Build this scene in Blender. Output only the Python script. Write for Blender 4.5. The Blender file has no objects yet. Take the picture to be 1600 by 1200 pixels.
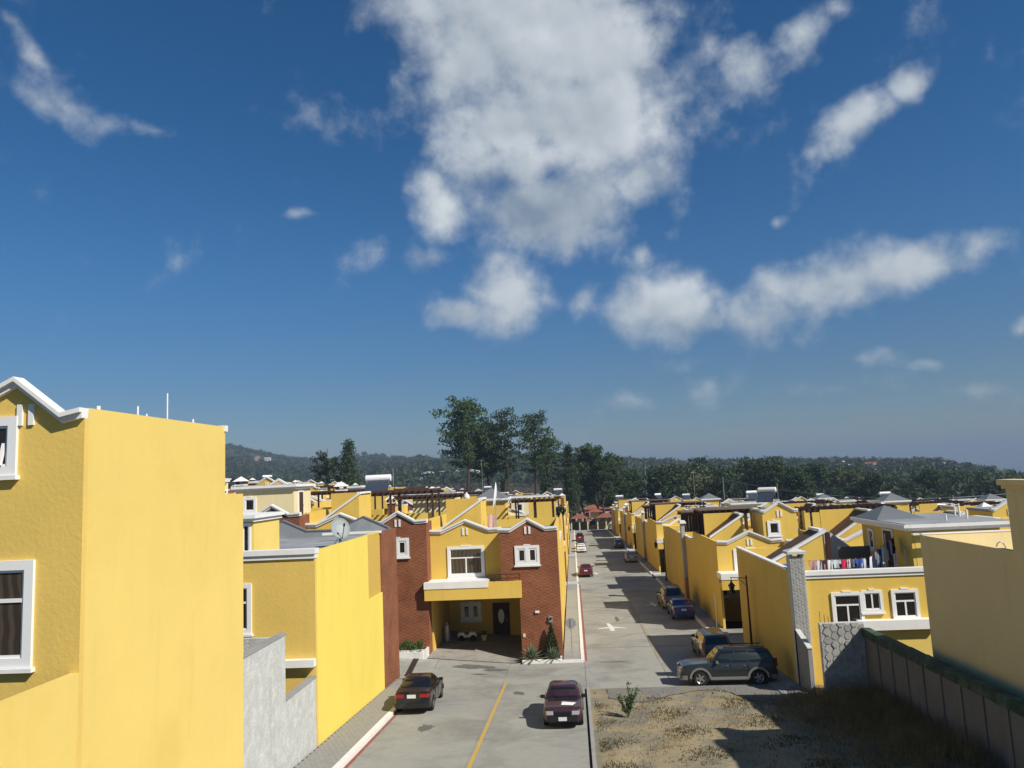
import bpy, bmesh, math, random
import numpy as np
from mathutils import Vector, Matrix
S = bpy.context.scene
COL = S.collection
rnd = random.Random(7)
PI = math.pi

# ---------------------------------------------------------------- camera
cam_d = bpy.data.cameras.new('camera')
cam_d.sensor_width = 36.0
cam_d.lens = 26.55
cam_d.clip_start = 0.1
cam_d.clip_end = 40000
cam = bpy.data.objects.new('camera', cam_d)
COL.objects.link(cam)
S.camera = cam
_y, _p, _r = math.radians(4.1), math.radians(7.07), math.atan(.047)
cf = Vector((-math.sin(_y) * math.cos(_p), math.cos(_y) * math.cos(_p), math.sin(_p)))
r0 = Vector((math.cos(_y), math.sin(_y), 0))
u0 = r0.cross(cf)
cr = math.cos(_r) * r0 - math.sin(_r) * u0
cu = math.sin(_r) * r0 + math.cos(_r) * u0
cam.matrix_world = Matrix(((cr.x, cu.x, -cf.x, 0), (cr.y, cu.y, -cf.y, 0), (cr.z, cu.z, -cf.z, 11.0), (0, 0, 0, 1)))

# ---------------------------------------------------------------- sun, sky, exposure
SUN = Vector((.94, -.61, 1.0)).normalized()
SUN_EL = math.asin(SUN.z)
SUN_AZ = math.atan2(SUN.x, SUN.y)
sun_d = bpy.data.lights.new('sun', 'SUN')
sun_d.energy = 4.8
sun_d.angle = math.radians(.53)
sun_d.color = (1.0, .94, .84)
sun = bpy.data.objects.new('sun', sun_d)
COL.objects.link(sun)
sun.location = (40, -20, 60)
sun.rotation_euler = SUN.to_track_quat('Z', 'Y').to_euler()
S.view_settings.view_transform = 'Standard'
S.view_settings.look = 'None'
S.view_settings.exposure = .3
S.view_settings.gamma = 1
S.view_settings.use_curve_mapping = False

class NT:
    """small helper for node trees"""
    def __init__(s, t):
        s.t = t
        t.nodes.clear()
    def n(s, kind, **kw):
        nd = s.t.nodes.new(kind)
        ins = kw.pop('ins', {})
        for k, v in kw.items():
            setattr(nd, k, v)
        for k, v in ins.items():
            sock = nd.inputs[k]
            if hasattr(v, 'bl_idname') or isinstance(v, bpy.types.NodeSocket):
                s.t.links.new(v, sock)
            else:
                sock.default_value = v
        return nd
    def math(s, op, a, b=None, c=None, clamp=False):
        nd = s.t.nodes.new('ShaderNodeMath')
        nd.operation = op
        nd.use_clamp = clamp
        for i, v in enumerate((a, b, c)):
            if v is None: continue
            if isinstance(v, bpy.types.NodeSocket): s.t.links.new(v, nd.inputs[i])
            else: nd.inputs[i].default_value = v
        return nd.outputs[0]
    def vmath(s, op, a, b=None, sc=None):
        nd = s.t.nodes.new('ShaderNodeVectorMath')
        nd.operation = op
        for i, v in enumerate((a, b)):
            if v is None: continue
            if isinstance(v, bpy.types.NodeSocket): s.t.links.new(v, nd.inputs[i])
            else: nd.inputs[i].default_value = v
        if sc is not None: nd.inputs['Scale'].default_value = sc
        return nd
    def ramp(s, fac, lo, hi, a=0.0, b=1.0, smooth=True):
        nd = s.t.nodes.new('ShaderNodeMapRange')
        nd.interpolation_type = 'SMOOTHSTEP' if smooth else 'LINEAR'
        nd.clamp = True
        s.t.links.new(fac, nd.inputs[0])
        for i, v in zip((1, 2, 3, 4), (lo, hi, a, b)):
            nd.inputs[i].default_value = v
        return nd.outputs[0]
    def mix(s, fac, a, b, blend='MIX'):
        nd = s.t.nodes.new('ShaderNodeMix')
        nd.data_type = 'RGBA'
        nd.blend_type = blend
        for i, v in ((0, fac), (6, a), (7, b)):
            if isinstance(v, bpy.types.NodeSocket): s.t.links.new(v, nd.inputs[i])
            else: nd.inputs[i].default_value = v if i == 0 else (*v[:3], 1)
        return nd.outputs[2]
    def noise(s, vec, scale, detail=4, rough=.55, dist=0.0):
        nd = s.t.nodes.new('ShaderNodeTexNoise')
        nd.inputs['Scale'].default_value = scale
        nd.inputs['Detail'].default_value = detail
        nd.inputs['Roughness'].default_value = rough
        nd.inputs['Distortion'].default_value = dist
        if vec is not None: s.t.links.new(vec, nd.inputs['Vector'])
        return nd

W = bpy.data.worlds.new('World')
S.world = W
W.use_nodes = True
w = NT(W.node_tree)
sky = w.n('ShaderNodeTexSky', sky_type='NISHITA', sun_disc=False)
sky.sun_elevation = SUN_EL
sky.sun_rotation = SUN_AZ
sky.altitude = 1500
sky.air_density = 1.0
sky.dust_density = .4
sky.ozone_density = 3.0
SKY_STR = .056
geo = w.n('ShaderNodeNewGeometry')
dirv = w.vmath('SCALE', geo.outputs['Incoming'], sc=-1.0).outputs[0]
sep = w.n('ShaderNodeSeparateXYZ', ins={0: dirv})
az = w.math('ARCTAN2', sep.outputs[0], sep.outputs[1])
el = w.math('ARCSINE', sep.outputs[2])
# ragged edges: the direction is warped by two octaves of noise
wn = w.noise(dirv, 9.0, 4, .55)
wv = w.vmath('SCALE', w.vmath('SUBTRACT', wn.outputs['Color'], (.5, .5, .5)).outputs[0], sc=.05).outputs[0]
ae = w.n('ShaderNodeCombineXYZ', ins={0: az, 1: el}).outputs[0]
aes = w.n('ShaderNodeSeparateXYZ', ins={0: w.vmath('ADD', ae, wv).outputs[0]})
ae = w.n('ShaderNodeCombineXYZ', ins={0: aes.outputs[0], 1: aes.outputs[1]}).outputs[0]
# clouds of the day: azimuth, elevation, half-widths, tilt, thickness (radians)
CLOUDS = [(-0.017, 0.55, 0.19, 0.087, -0.1, 1.6), (-0.138, 0.582, 0.1, 0.04, -0.03, 1.2), (0.061, 0.449, 0.129, 0.08, -0.12, 1.6), (-0.055, 0.45, 0.098, 0.067, -0.07, 1.4), (-0.087, 0.518, 0.099, 0.063, -0.05, 1.3), (-0.017, 0.346, 0.13, 0.059, -0.08, 1.5), (-0.04, 0.407, 0.106, 0.042, -0.07, 1.4), (-0.157, 0.351, 0.044, 0.046, -0.02, 1.3), (-0.168, 0.29, 0.052, 0.025, -0.03, 0.8), (0.116, 0.382, 0.059, 0.054, -0.12, 1.2), (0.177, 0.443, 0.025, 0.034, -0.14, 0.8), (-0.07, 0.246, 0.054, 0.05, -0.05, 1.3), (-0.123, 0.219, 0.052, 0.018, 0.13, 1.0), (-0.027, 0.231, 0.026, 0.021, -0.06, 0.9), (0.142, 0.214, 0.075, 0.045, -0.1, 1.5), (0.256, 0.186, 0.061, 0.041, -0.12, 0.95), (0.279, 0.228, 0.03, 0.035, -0.13, 0.7), (0.342, 0.219, 0.063, 0.042, 0.07, 1.15), (0.428, 0.228, 0.071, 0.033, 0.21, 1.2), (0.495, 0.239, 0.036, 0.016, 0.16, 0.8), (0.299, 0.154, 0.058, 0.028, -0.11, 0.7), (0.393, 0.396, 0.05, 0.024, 0.3, 1.3), (0.453, 0.42, 0.028, 0.017, 0.57, 1.1), (0.279, 0.476, 0.048, 0.032, 0.37, 1.15), (0.341, 0.499, 0.041, 0.034, 0.43, 1.1), (0.389, 0.518, 0.031, 0.02, 0.06, 0.9), (-0.619, 0.434, 0.039, 0.027, -0.58, 0.75), (-0.578, 0.422, 0.034, 0.015, -0.02, 0.7), (-0.525, 0.423, 0.037, 0.011, 0.04, 0.8), (-0.64, 0.478, 0.03, 0.011, -0.76, 0.55), (-0.67, 0.506, 0.035, 0.008, -0.52, 0.45), (-0.344, 0.348, 0.031, 0.009, 0.04, 0.75), (-0.245, 0.301, 0.024, 0.023, 0.0, 0.52), (-0.231, 0.463, 0.044, 0.025, 0.02, 0.4), (0.53, 0.142, 0.014, 0.013, -0.15, 1.2), (0.087, 0.089, 0.043, 0.015, -0.06, 0.8), (0.186, 0.103, 0.039, 0.033, -0.08, 0.75), (0.164, 0.134, 0.048, 0.021, -0.08, 0.55), (0.038, 0.239, 0.036, 0.028, -0.07, 0.9), (0.109, 0.279, 0.022, 0.029, -0.1, 0.75), (0.369, 0.124, 0.038, 0.014, -0.11, 0.75), (0.323, 0.094, 0.077, 0.013, -0.09, 0.65), (0.489, 0.075, 0.053, 0.011, -0.1, 0.65), (0.286, 0.297, 0.012, 0.01, -0.15, 0.85), (0.438, 0.104, 0.019, 0.007, -0.11, 0.6)]
DARK = [(-0.025, 0.346, 0.113, 0.048, -0.08, 1.0), (-0.085, 0.381, 0.071, 0.035, -0.05, 0.9), (-0.159, 0.286, 0.052, 0.025, -0.03, 0.7), (0.184, 0.173, 0.094, 0.024, -0.1, 0.6), (-0.085, 0.553, 0.072, 0.041, -0.05, 0.35), (-0.136, 0.219, 0.052, 0.017, -0.04, 0.4)]
BRIGHT = [(-0.148, 0.359, 0.039, 0.036, -0.02, 1.0), (0.13, 0.442, 0.064, 0.044, -0.13, 0.9), (-0.03, 0.414, 0.097, 0.023, -0.07, 0.9), (0.122, 0.458, 0.068, 0.037, -0.13, 0.6), (-0.061, 0.258, 0.043, 0.037, -0.05, 0.7), (0.156, 0.234, 0.057, 0.024, -0.1, 0.8), (0.405, 0.404, 0.052, 0.019, 0.39, 0.5), (0.014, 0.548, 0.107, 0.034, -0.1, 0.45)]
def blobs(lst, grow, smooth):
    f = None
    for ca, ce, ra, re_, ro, st in lst:
        mp = w.n('ShaderNodeMapping', vector_type='TEXTURE', ins={'Vector': ae, 'Location': (ca, ce, 0), 'Rotation': (0, 0, ro), 'Scale': (ra * grow, re_ * grow, 1)})
        ln = w.vmath('LENGTH', mp.outputs[0]).outputs['Value']
        v = w.math('MULTIPLY_ADD', ln, -st, st)
        f = v if f is None else w.math('SMOOTH_MAX', f, v, smooth)
    return f
fld = blobs(CLOUDS, 1.54, .10)
# the rest of the sky carries scattered clouds of the same kind
gn = w.noise(dirv, 2.6, 3, .5)
aza = w.math('ABSOLUTE', az)
far_mask = w.ramp(aza, .75, 1.05)
gf = w.math('MULTIPLY', w.math('MULTIPLY_ADD', gn.outputs['Fac'], 5.0, -3.05), far_mask)
fld = w.math('MAXIMUM', fld, gf)
def billow(vec):
    v = w.n('ShaderNodeTexVoronoi', feature='F1', ins={'Vector': vec, 'Scale': 15.0, 'Detail': 1.5, 'Roughness': .5, 'Lacunarity': 2.3})
    return v.outputs['Distance']
wb = w.noise(dirv, 22.0, 4, .6)
dv2 = w.vmath('ADD', dirv, w.vmath('SCALE', w.vmath('SUBTRACT', wb.outputs['Color'], (.5, .5, .5)).outputs[0], sc=.028).outputs[0]).outputs[0]
puff = billow(dv2)
puff2 = billow(w.vmath('ADD', dv2, (.010, -.004, .016)).outputs[0])
cn = w.noise(dirv, 12.0, 7, .63)
den = w.math('ADD', fld, w.math('MULTIPLY_ADD', cn.outputs['Fac'], 1.8, -.90))
den = w.math('SUBTRACT', den, w.math('MULTIPLY_ADD', puff, .42, -.17))
alpha = w.ramp(den, .0, 1.0, 0, 1)
above = w.ramp(el, .0, .05)
alpha = w.math('MULTIPLY', w.math('MULTIPLY', alpha, above), .90)
# light on the clouds: sunlit billows, greyer bases
rel = w.math('SUBTRACT', puff2, puff)
dark = w.math('MAXIMUM', blobs(DARK, 1.3, .1), 0.0)
lite = w.math('MAXIMUM', blobs(BRIGHT, 1.3, .1), 0.0)
soft = w.noise(dirv, 6.0, 4, .5)
br = w.math('ADD', w.math('MULTIPLY_ADD', rel, .26, .61), w.math('MULTIPLY_ADD', soft.outputs['Fac'], .55, -.27))
br = w.math('ADD', br, w.math('SUBTRACT', w.math('MULTIPLY', lite, .42), w.math('MULTIPLY', dark, .50)))
br = w.math('ADD', br, w.math('MULTIPLY', w.math('SUBTRACT', cn.outputs['Fac'], .5), .05))
br = w.math('MAXIMUM', w.math('MINIMUM', br, 1.0), .10)
ccol = w.mix(br, (.22, .31, .42), (.92, .97, 1.0))
hs = w.n('ShaderNodeHueSaturation', ins={'Saturation': 1.34, 'Value': w.ramp(el, .0, .30, .80, 1.27), 'Color': sky.outputs[0]})
bg1 = w.n('ShaderNodeBackground', ins={0: hs.outputs[0], 1: SKY_STR})
bg2 = w.n('ShaderNodeBackground', ins={0: ccol, 1: .67})
ms = w.n('ShaderNodeMixShader', ins={0: alpha, 1: bg1.outputs[0], 2: bg2.outputs[0]})
w.n('ShaderNodeOutputWorld', ins={0: ms.outputs[0]})
S.cycles.max_bounces = 6
S.cycles.diffuse_bounces = 2

# ---------------------------------------------------------------- object helpers
def add(o, parent=None):
    COL.objects.link(o)
    if parent is not None: o.parent = parent
    return o
def tag(o, label, cat, group=None):
    o['label'] = label
    o['category'] = cat
    if group: o['group'] = group
    return o
def thing(name, label, cat, loc=(0, 0, 0), rz=0.0, group=None):
    o = bpy.data.objects.new(name, None)
    o.empty_display_size = .2
    o.location = loc
    o.rotation_euler = (0, 0, rz)
    add(o)
    return tag(o, label, cat, group)
def setting(name, loc=(0, 0, 0)):
    o = bpy.data.objects.new(name, None)
    o.location = loc
    add(o)
    o['kind'] = 'structure'
    return o
KIDS = {}
def dup(root, loc, rz=0.0, label=None, group=None, scale=None):
    """copy of a thing with copies of its parts and sub-parts (mesh data shared)"""
    r = root.copy()
    COL.objects.link(r)
    r.location = loc
    r.rotation_euler = (0, 0, rz)
    if scale: r.scale = scale
    if label: r['label'] = label
    if group: r['group'] = group
    for ch in kids(root):
        c = ch.copy()
        COL.objects.link(c)
        c.parent = r
        for g in kids(ch):
            d = g.copy()
            COL.objects.link(d)
            d.parent = c
    return r
def kids(o):
    if o.name not in KIDS:
        KIDS[o.name] = [c for c in bpy.data.objects if c.parent == o]
    return KIDS[o.name]

class MB:
    """collects polygons and builds them as one mesh with metre UVs"""
    def __init__(s):
        s.v, s.f, s.m = [], [], []
    def poly(s, pts, mi=0):
        b = len(s.v)
        s.v += [tuple(p) for p in pts]
        s.f.append(tuple(range(b, b + len(pts))))
        s.m.append(mi)
    def box(s, x0, y0, z0, x1, y1, z1, mi=0):
        b = len(s.v)
        s.v += [(x0, y0, z0), (x1, y0, z0), (x1, y1, z0), (x0, y1, z0), (x0, y0, z1), (x1, y0, z1), (x1, y1, z1), (x0, y1, z1)]
        for f in ((0, 3, 2, 1), (4, 5, 6, 7), (0, 1, 5, 4), (1, 2, 6, 5), (2, 3, 7, 6), (3, 0, 4, 7)):
            s.f.append(tuple(b + i for i in f))
            s.m.append(mi)
        return s
    def extr(s, pts, vec, mi=0):
        """closed prism: polygon pts moved along vec"""
        vec = Vector(vec)
        P = [Vector(p) for p in pts]
        nrm = Vector((0, 0, 0))
        for i in range(len(P)):
            nrm += P[i].cross(P[(i + 1) % len(P)])
        if nrm.dot(vec) > 0: P = P[::-1]
        Q = [p + vec for p in P]
        n = len(P)
        s.poly(P, mi)
        s.poly(Q[::-1], mi)
        for i in range(n):
            j = (i + 1) % n
            s.poly((P[i], Q[i], Q[j], P[j]), mi)
        return s
    def xz(s, pts, y0, y1, mi=0):
        return s.extr([(x, y0, z) for x, z in pts], (0, y1 - y0, 0), mi)
    def yz(s, pts, x0, x1, mi=0):
        return s.extr([(x0, y, z) for y, z in pts], (x1 - x0, 0, 0), mi)
    def tube(s, p, q, r, n=8, r2=None, mi=0, cap=True):
        p, q = Vector(p), Vector(q)
        r2 = r if r2 is None else r2
        d = (q - p).normalized()
        a = d.orthogonal().normalized()
        b_ = d.cross(a)
        b = len(s.v)
        for c, rr in ((p, r), (q, r2)):
            for i in range(n):
                t = 2 * PI * i / n
                s.v.append(tuple(c + rr * (math.cos(t) * a + math.sin(t) * b_)))
        for i in range(n):
            j = (i + 1) % n
            s.f.append((b + i, b + j, b + n + j, b + n + i))
            s.m.append(mi)
        if cap:
            s.f.append(tuple(b + i for i in range(n))[::-1]); s.m.append(mi)
            s.f.append(tuple(b + n + i for i in range(n))); s.m.append(mi)
        return s
    def lathe(s, prof, c=(0, 0, 0), n=12, axis='Z', mi=0):
        b = len(s.v)
        for r, h in prof:
            for i in range(n):
                t = 2 * PI * i / n
                x, y = r * math.cos(t), r * math.sin(t)
                p = (x, y, h) if axis == 'Z' else ((x, h, y) if axis == 'Y' else (h, x, y))
                s.v.append((p[0] + c[0], p[1] + c[1], p[2] + c[2]))
        for k in range(len(prof) - 1):
            for i in range(n):
                j = (i + 1) % n
                f = (b + k * n + i, b + k * n + j, b + (k + 1) * n + j, b + (k + 1) * n + i)
                s.f.append(f if axis != 'Y' else f[::-1])
                s.m.append(mi)
        return s
    def ring(s, x0, z0, x1, z1, wd, y0, y1, mi=0, top=None, bot=None):
        """rectangular frame in the XZ plane"""
        t = wd if top is None else top
        bt = wd if bot is None else bot
        s.box(x0, y0, z0, x0 + wd, y1, z1, mi)
        s.box(x1 - wd, y0, z0, x1, y1, z1, mi)
        s.box(x0 + wd, y0, z0, x1 - wd, y1, z0 + bt, mi)
        s.box(x0 + wd, y0, z1 - t, x1 - wd, y1, z1, mi)
        return s
    def mesh(s, name, mats, smooth=False, bevel=0.0):
        me = bpy.data.meshes.new(name)
        me.from_pydata(s.v, [], s.f)
        for m in (mats if isinstance(mats, (list, tuple)) else [mats]):
            me.materials.append(m)
        me.polygons.foreach_set('material_index', s.m)
        if smooth:
            me.polygons.foreach_set('use_smooth', [True] * len(s.f))
        me.update()
        if bevel:
            bm = bmesh.new(); bm.from_mesh(me)
            bmesh.ops.remove_doubles(bm, verts=bm.verts, dist=.0005)
            bmesh.ops.bevel(bm, geom=[e for e in bm.edges if e.calc_face_angle(0) > .6], offset=bevel, segments=2, affect='EDGES', clamp_overlap=True)
            bm.to_mesh(me); bm.free()
        uv = me.uv_layers.new(name='UVMap')
        nl = len(me.loops)
        co = np.empty(len(me.vertices) * 3); me.vertices.foreach_get('co', co); co = co.reshape(-1, 3)
        vi = np.empty(nl, int); me.loops.foreach_get('vertex_index', vi)
        nr = np.empty(len(me.polygons) * 3); me.polygons.foreach_get('normal', nr); nr = np.abs(nr.reshape(-1, 3))
        lt = np.empty(len(me.polygons), int); me.polygons.foreach_get('loop_total', lt)
        ax = np.repeat(nr.argmax(1), lt)
        p = co[vi]
        u = np.where(ax == 0, p[:, 1], p[:, 0])
        v = np.where(ax == 2, p[:, 1], p[:, 2])
        uv.data.foreach_set('uv', np.stack([u, v], 1).ravel())
        return me
    def build(s, name, mats, parent=None, loc=(0, 0, 0), smooth=False, rz=0.0, bevel=0.0):
        o = bpy.data.objects.new(name, s.mesh(name, mats, smooth, bevel))
        o.location = loc
        o.rotation_euler = (0, 0, rz)
        return add(o, parent)

# ---------------------------------------------------------------- materials
MATS = {}
def mat(name, col, rough=.8, spec=.3, var=.0, vscale=1.0, bump=0.0, bscale=30.0, metal=0.0, col2=None, c2scale=.6, c2lo=.45, c2hi=.65, coat=0.0, rvar=0.0, streak=0.0, bdist=.02):
    m = bpy.data.materials.new(name)
    m.use_nodes = True
    t = NT(m.node_tree)
    bs = t.n('ShaderNodeBsdfPrincipled', ins={'Roughness': rough, 'Specular IOR Level': spec, 'Metallic': metal, 'Coat Weight': coat})
    out = t.n('ShaderNodeOutputMaterial', ins={0: bs.outputs[0]})
    pos = t.n('ShaderNodeNewGeometry').outputs['Position']
    c = t.n('ShaderNodeRGB').outputs[0]
    c.default_value = (*col, 1)
    if col2:
        nz = t.noise(pos, c2scale, 6, .65, .3)
        c = t.mix(t.ramp(nz.outputs['Fac'], c2lo, c2hi), c, col2)
    if var:
        nz = t.noise(pos, vscale, 5, .6)
        k = t.ramp(nz.outputs['Fac'], .25, .75, 1 - var, 1 + var, False)
        c = t.mix(1.0, c, t.n('ShaderNodeCombineColor', ins={0: k, 1: k, 2: k}).outputs[0], 'MULTIPLY')
    if streak:
        sv = t.vmath('MULTIPLY', pos, (2.6, 2.6, .22)).outputs[0]
        nz = t.noise(sv, 1.0, 5, .65)
        k = t.ramp(nz.outputs['Fac'], .50, .78, 1, 1 - streak)
        c = t.mix(1.0, c, t.n('ShaderNodeCombineColor', ins={0: k, 1: k, 2: k}).outputs[0], 'MULTIPLY')
    if rvar:
        oi = t.n('ShaderNodeObjectInfo').outputs['Random']
        k = t.ramp(oi, 0, 1, 1 - rvar, 1 + rvar, False)
        c = t.mix(1.0, c, t.n('ShaderNodeCombineColor', ins={0: k, 1: k, 2: k}).outputs[0], 'MULTIPLY')
    t.t.links.new(c, bs.inputs['Base Color'])
    if bump:
        nz = t.noise(pos, bscale, 4, .6)
        b = t.n('ShaderNodeBump', ins={'Strength': bump, 'Distance': bdist, 'Height': nz.outputs['Fac']})
        t.t.links.new(b.outputs[0], bs.inputs['Normal'])
    MATS[name] = m
    return m
yellow = mat('yellow stucco', (.73, .50, .105), .85, .25, .04, .5, .3, 14, streak=.08, rvar=.03, col2=(.70, .465, .095), c2scale=.35)
lemon = mat('lemon yellow stucco', (.80, .635, .125), .85, .25, .035, .5, .25, 14, streak=.06)
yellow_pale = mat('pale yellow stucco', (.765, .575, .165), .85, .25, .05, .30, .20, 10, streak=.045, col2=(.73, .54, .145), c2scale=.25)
beige = mat('beige stucco', (.76, .60, .30), .9, .2, .05, .4, .25, 14, streak=.08)
rough_y = mat('rough yellow stucco', (.73, .51, .13), .9, .2, .05, .6, .45, 9, streak=.06, bdist=.02)
cream = mat('cream stucco', (.78, .66, .38), .85, .25, .05, .5, .3, 14, streak=.10)
white = mat('white trim', (.80, .79, .76), .6, .4, .05, 1.5, .1, 20, streak=.10)
roofgrey = mat('grey roof screed', (.25, .265, .275), .8, .3, .10, .5, .3, 10, col2=(.32, .33, .335), c2scale=.4, streak=.06)
metalroof = mat('grey metal roof', (.155, .165, .17), .5, .5, .07, .8, .1, 8)
browntile = mat('brown shed roofing', (.13, .075, .045), .8, .3, .2, 3, .6, 16)
wood = mat('dark brown timber', (.055, .026, .018), .65, .35, .25, 6, .3, 40, rvar=.2)
concrete = mat('concrete', (.33, .325, .30), .9, .2, .10, .8, .35, 22, col2=(.27, .265, .25), c2scale=.8, streak=.1)
roadm = mat('road concrete', (.318, .314, .278), .88, .25, .07, 3.0, .25, 40, col2=(.225, .22, .20), c2scale=.30, c2lo=.42, c2hi=.68, rvar=.06)
joint = mat('dark joint filler', (.05, .047, .043), .95, .1)
pave = mat('grey paver', (.27, .26, .235), .9, .2, .12, 5, .4, 30, rvar=.05)
kerbw = mat('white kerb paint', (.74, .73, .70), .7, .3, .08, 3, .2, 20, streak=.0, col2=(.55, .53, .49), c2scale=2.5, c2lo=.58, c2hi=.72)
redpaint = mat('red kerb paint', (.30, .075, .055), .8, .3, .15, 3, col2=(.22, .15, .13), c2scale=2.0, c2lo=.5, c2hi=.7)
yellowpaint = mat('yellow road paint', (.56, .36, .05), .8, .3, .12, 4, col2=(.33, .285, .17), c2scale=4.0, c2lo=.42, c2hi=.66)
whitepaint = mat('white road paint', (.66, .65, .61), .8, .3, .1, 4)
frame = mat('white window frame', (.80, .80, .79), .45, .5)
pinkwall = mat('pinkish wall', (.52, .33, .25), .9, .2, .08, 1)
taupe = mat('taupe panel', (.36, .215, .155), .9, .2, .06, 1)
cloth_cols = {}
black = mat('black plastic', (.012, .012, .013), .5, .4)
iron = mat('brown painted iron', (.055, .02, .014), .5, .4)
galv = mat('galvanised metal', (.45, .46, .47), .4, .5, .05, 3, metal=.6)
tankwhite = mat('white tank enamel', (.80, .80, .80), .35, .5)
claytile = mat('red clay tile', (.25, .082, .048), .8, .3, .2, 2, .6, 10)
greencap = mat('green painted coping', (.026, .055, .036), .75, .3, .35, 1.2, .4, 14, col2=(.075, .12, .075), c2scale=1.4)
fencegrey = mat('grey precast panel', (.20, .185, .165), .92, .2, .16, 1.0, .45, 12, streak=.2)
stonegrey = mat('cut stone', (.37, .37, .345), .9, .25, .14, 4, .5, 25, rvar=.14)
mortar = mat('pale mortar', (.55, .55, .52), .95, .1, .06, 6)
barkm = mat('bark', (.075, .052, .038), .95, .1, .25, 1.5, .6, 8)
darkin = mat('dark interior', (.02, .018, .016), .9, .1)
plantpot = mat('terracotta', (.32, .12, .06), .9, .2)
dish_m = mat('dish grey paint', (.26, .29, .29), .5, .4)
panelm = mat('solar collector glass', (.045, .055, .075), .25, .5, .1, 5)
slatm = mat('pergola sheet', (.14, .10, .08), .8, .2, .15, 3)
fieldm = None
def glass_mat(name, tint, rough=.06, stripes=None):
    m = bpy.data.materials.new(name); m.use_nodes = True
    t = NT(m.node_tree)
    bs = t.n('ShaderNodeBsdfPrincipled', ins={'Roughness': rough, 'Specular IOR Level': .5})
    c = t.n('ShaderNodeRGB').outputs[0]; c.default_value = (*tint, 1)
    uvn = t.n('ShaderNodeUVMap').outputs[0]
    if stripes:
        wv_ = t.n('ShaderNodeTexWave', wave_type='BANDS', bands_direction='X', ins={'Vector': uvn, 'Scale': 1.3, 'Distortion': 5.0, 'Detail': 2.0, 'Detail Scale': .6})
        c = t.mix(t.ramp(wv_.outputs['Fac'], .3, 1.0), c, stripes)
    t.t.links.new(c, bs.inputs['Base Color'])
    nz = t.noise(uvn, 1.3, 2)
    b = t.n('ShaderNodeBump', ins={'Strength': .04, 'Distance': .05, 'Height': nz.outputs['Fac']})
    t.t.links.new(b.outputs[0], bs.inputs['Normal'])
    t.n('ShaderNodeOutputMaterial', ins={0: bs.outputs[0]})
    MATS[name] = m
    return m
pane_d = glass_mat('dark window glass', (.018, .017, .016))
pane_c = glass_mat('curtained window glass', (.045, .034, .027), .12, (.085, .066, .05))
carglass = glass_mat('car glass', (.010, .013, .014), .04)
def brick_mat():
    m = bpy.data.materials.new('red brick'); m.use_nodes = True
    t = NT(m.node_tree)
    uvn = t.n('ShaderNodeUVMap').outputs[0]
    br = t.n('ShaderNodeTexBrick', ins={'Vector': uvn, 'Color1': (.29, .10, .045, 1), 'Color2': (.20, .066, .031, 1), 'Mortar': (.27, .135, .075, 1), 'Scale': 1.0, 'Mortar Size': .012, 'Mortar Smooth': .2, 'Bias': -.35, 'Brick Width': .22, 'Row Height': .10})
    # patchwork of darker fired bricks, and broad weathering
    br2 = t.n('ShaderNodeTexBrick', ins={'Vector': uvn, 'Color1': (0, 0, 0, 1), 'Color2': (1, 1, 1, 1), 'Mortar': (0, 0, 0, 1), 'Scale': 1.0, 'Mortar Size': .0, 'Bias': -.15, 'Brick Width': .30, 'Row Height': .24})
    ck = t.n('ShaderNodeTexChecker', ins={'Vector': t.vmath('MULTIPLY', uvn, (1 / .22, 1 / .10, 1)).outputs[0], 'Scale': 1.0})
    rndb = t.n('ShaderNodeSeparateColor', ins={0: br2.outputs[0]}).outputs[0]
    c = t.mix(t.math('MULTIPLY', t.math('MULTIPLY', ck.outputs['Fac'], t.math('MULTIPLY_ADD', rndb, .6, .4)), .56), br.outputs[0], (.085, .030, .018))
    pos = t.n('ShaderNodeNewGeometry').outputs['Position']
    nz = t.noise(pos, .7, 5, .6)
    k = t.ramp(nz.outputs['Fac'], .3, .7, .8, 1.18, False)
    c = t.mix(1.0, c, t.n('ShaderNodeCombineColor', ins={0: k, 1: k, 2: k}).outputs[0], 'MULTIPLY')
    bs = t.n('ShaderNodeBsdfPrincipled', ins={'Base Color': c, 'Roughness': .85, 'Specular IOR Level': .25})
    b = t.n('ShaderNodeBump', ins={'Strength': .7, 'Distance': .012, 'Height': t.math('SUBTRACT', 1.0, br.outputs['Fac'])})
    t.t.links.new(b.outputs[0], bs.inputs['Normal'])
    t.n('ShaderNodeOutputMaterial', ins={0: bs.outputs[0]})
    return m
brick = brick_mat()
def leaf_mat(name, a, b, scale=.6):
    m = bpy.data.materials.new(name); m.use_nodes = True
    t = NT(m.node_tree)
    pos = t.n('ShaderNodeNewGeometry').outputs['Position']
    nz = t.noise(pos, scale, 3, .6)
    c = t.mix(t.ramp(nz.outputs['Fac'], .35, .65), a, b)
    oi = t.n('ShaderNodeObjectInfo').outputs['Random']
    k = t.ramp(oi, 0, 1, .75, 1.25, False)
    c = t.mix(1.0, c, t.n('ShaderNodeCombineColor', ins={0: k, 1: k, 2: k}).outputs[0], 'MULTIPLY')
    bs = t.n('ShaderNodeBsdfPrincipled', ins={'Base Color': c, 'Roughness': .6, 'Specular IOR Level': .25})
    tr = t.n('ShaderNodeBsdfTranslucent', ins={0: c})
    mx = t.n('ShaderNodeMixShader', ins={0: .25, 1: bs.outputs[0], 2: tr.outputs[0]})
    t.n('ShaderNodeOutputMaterial', ins={0: mx.outputs[0]})
    MATS[name] = m
    return m
leaf_pine = leaf_mat('pine needles', (.038, .072, .026), (.068, .115, .038))
leaf_dark = leaf_mat('dark leaves', (.034, .060, .024), (.062, .095, .035))
leaf_olive = leaf_mat('olive leaves', (.07, .088, .034), (.115, .122, .05))
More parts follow.
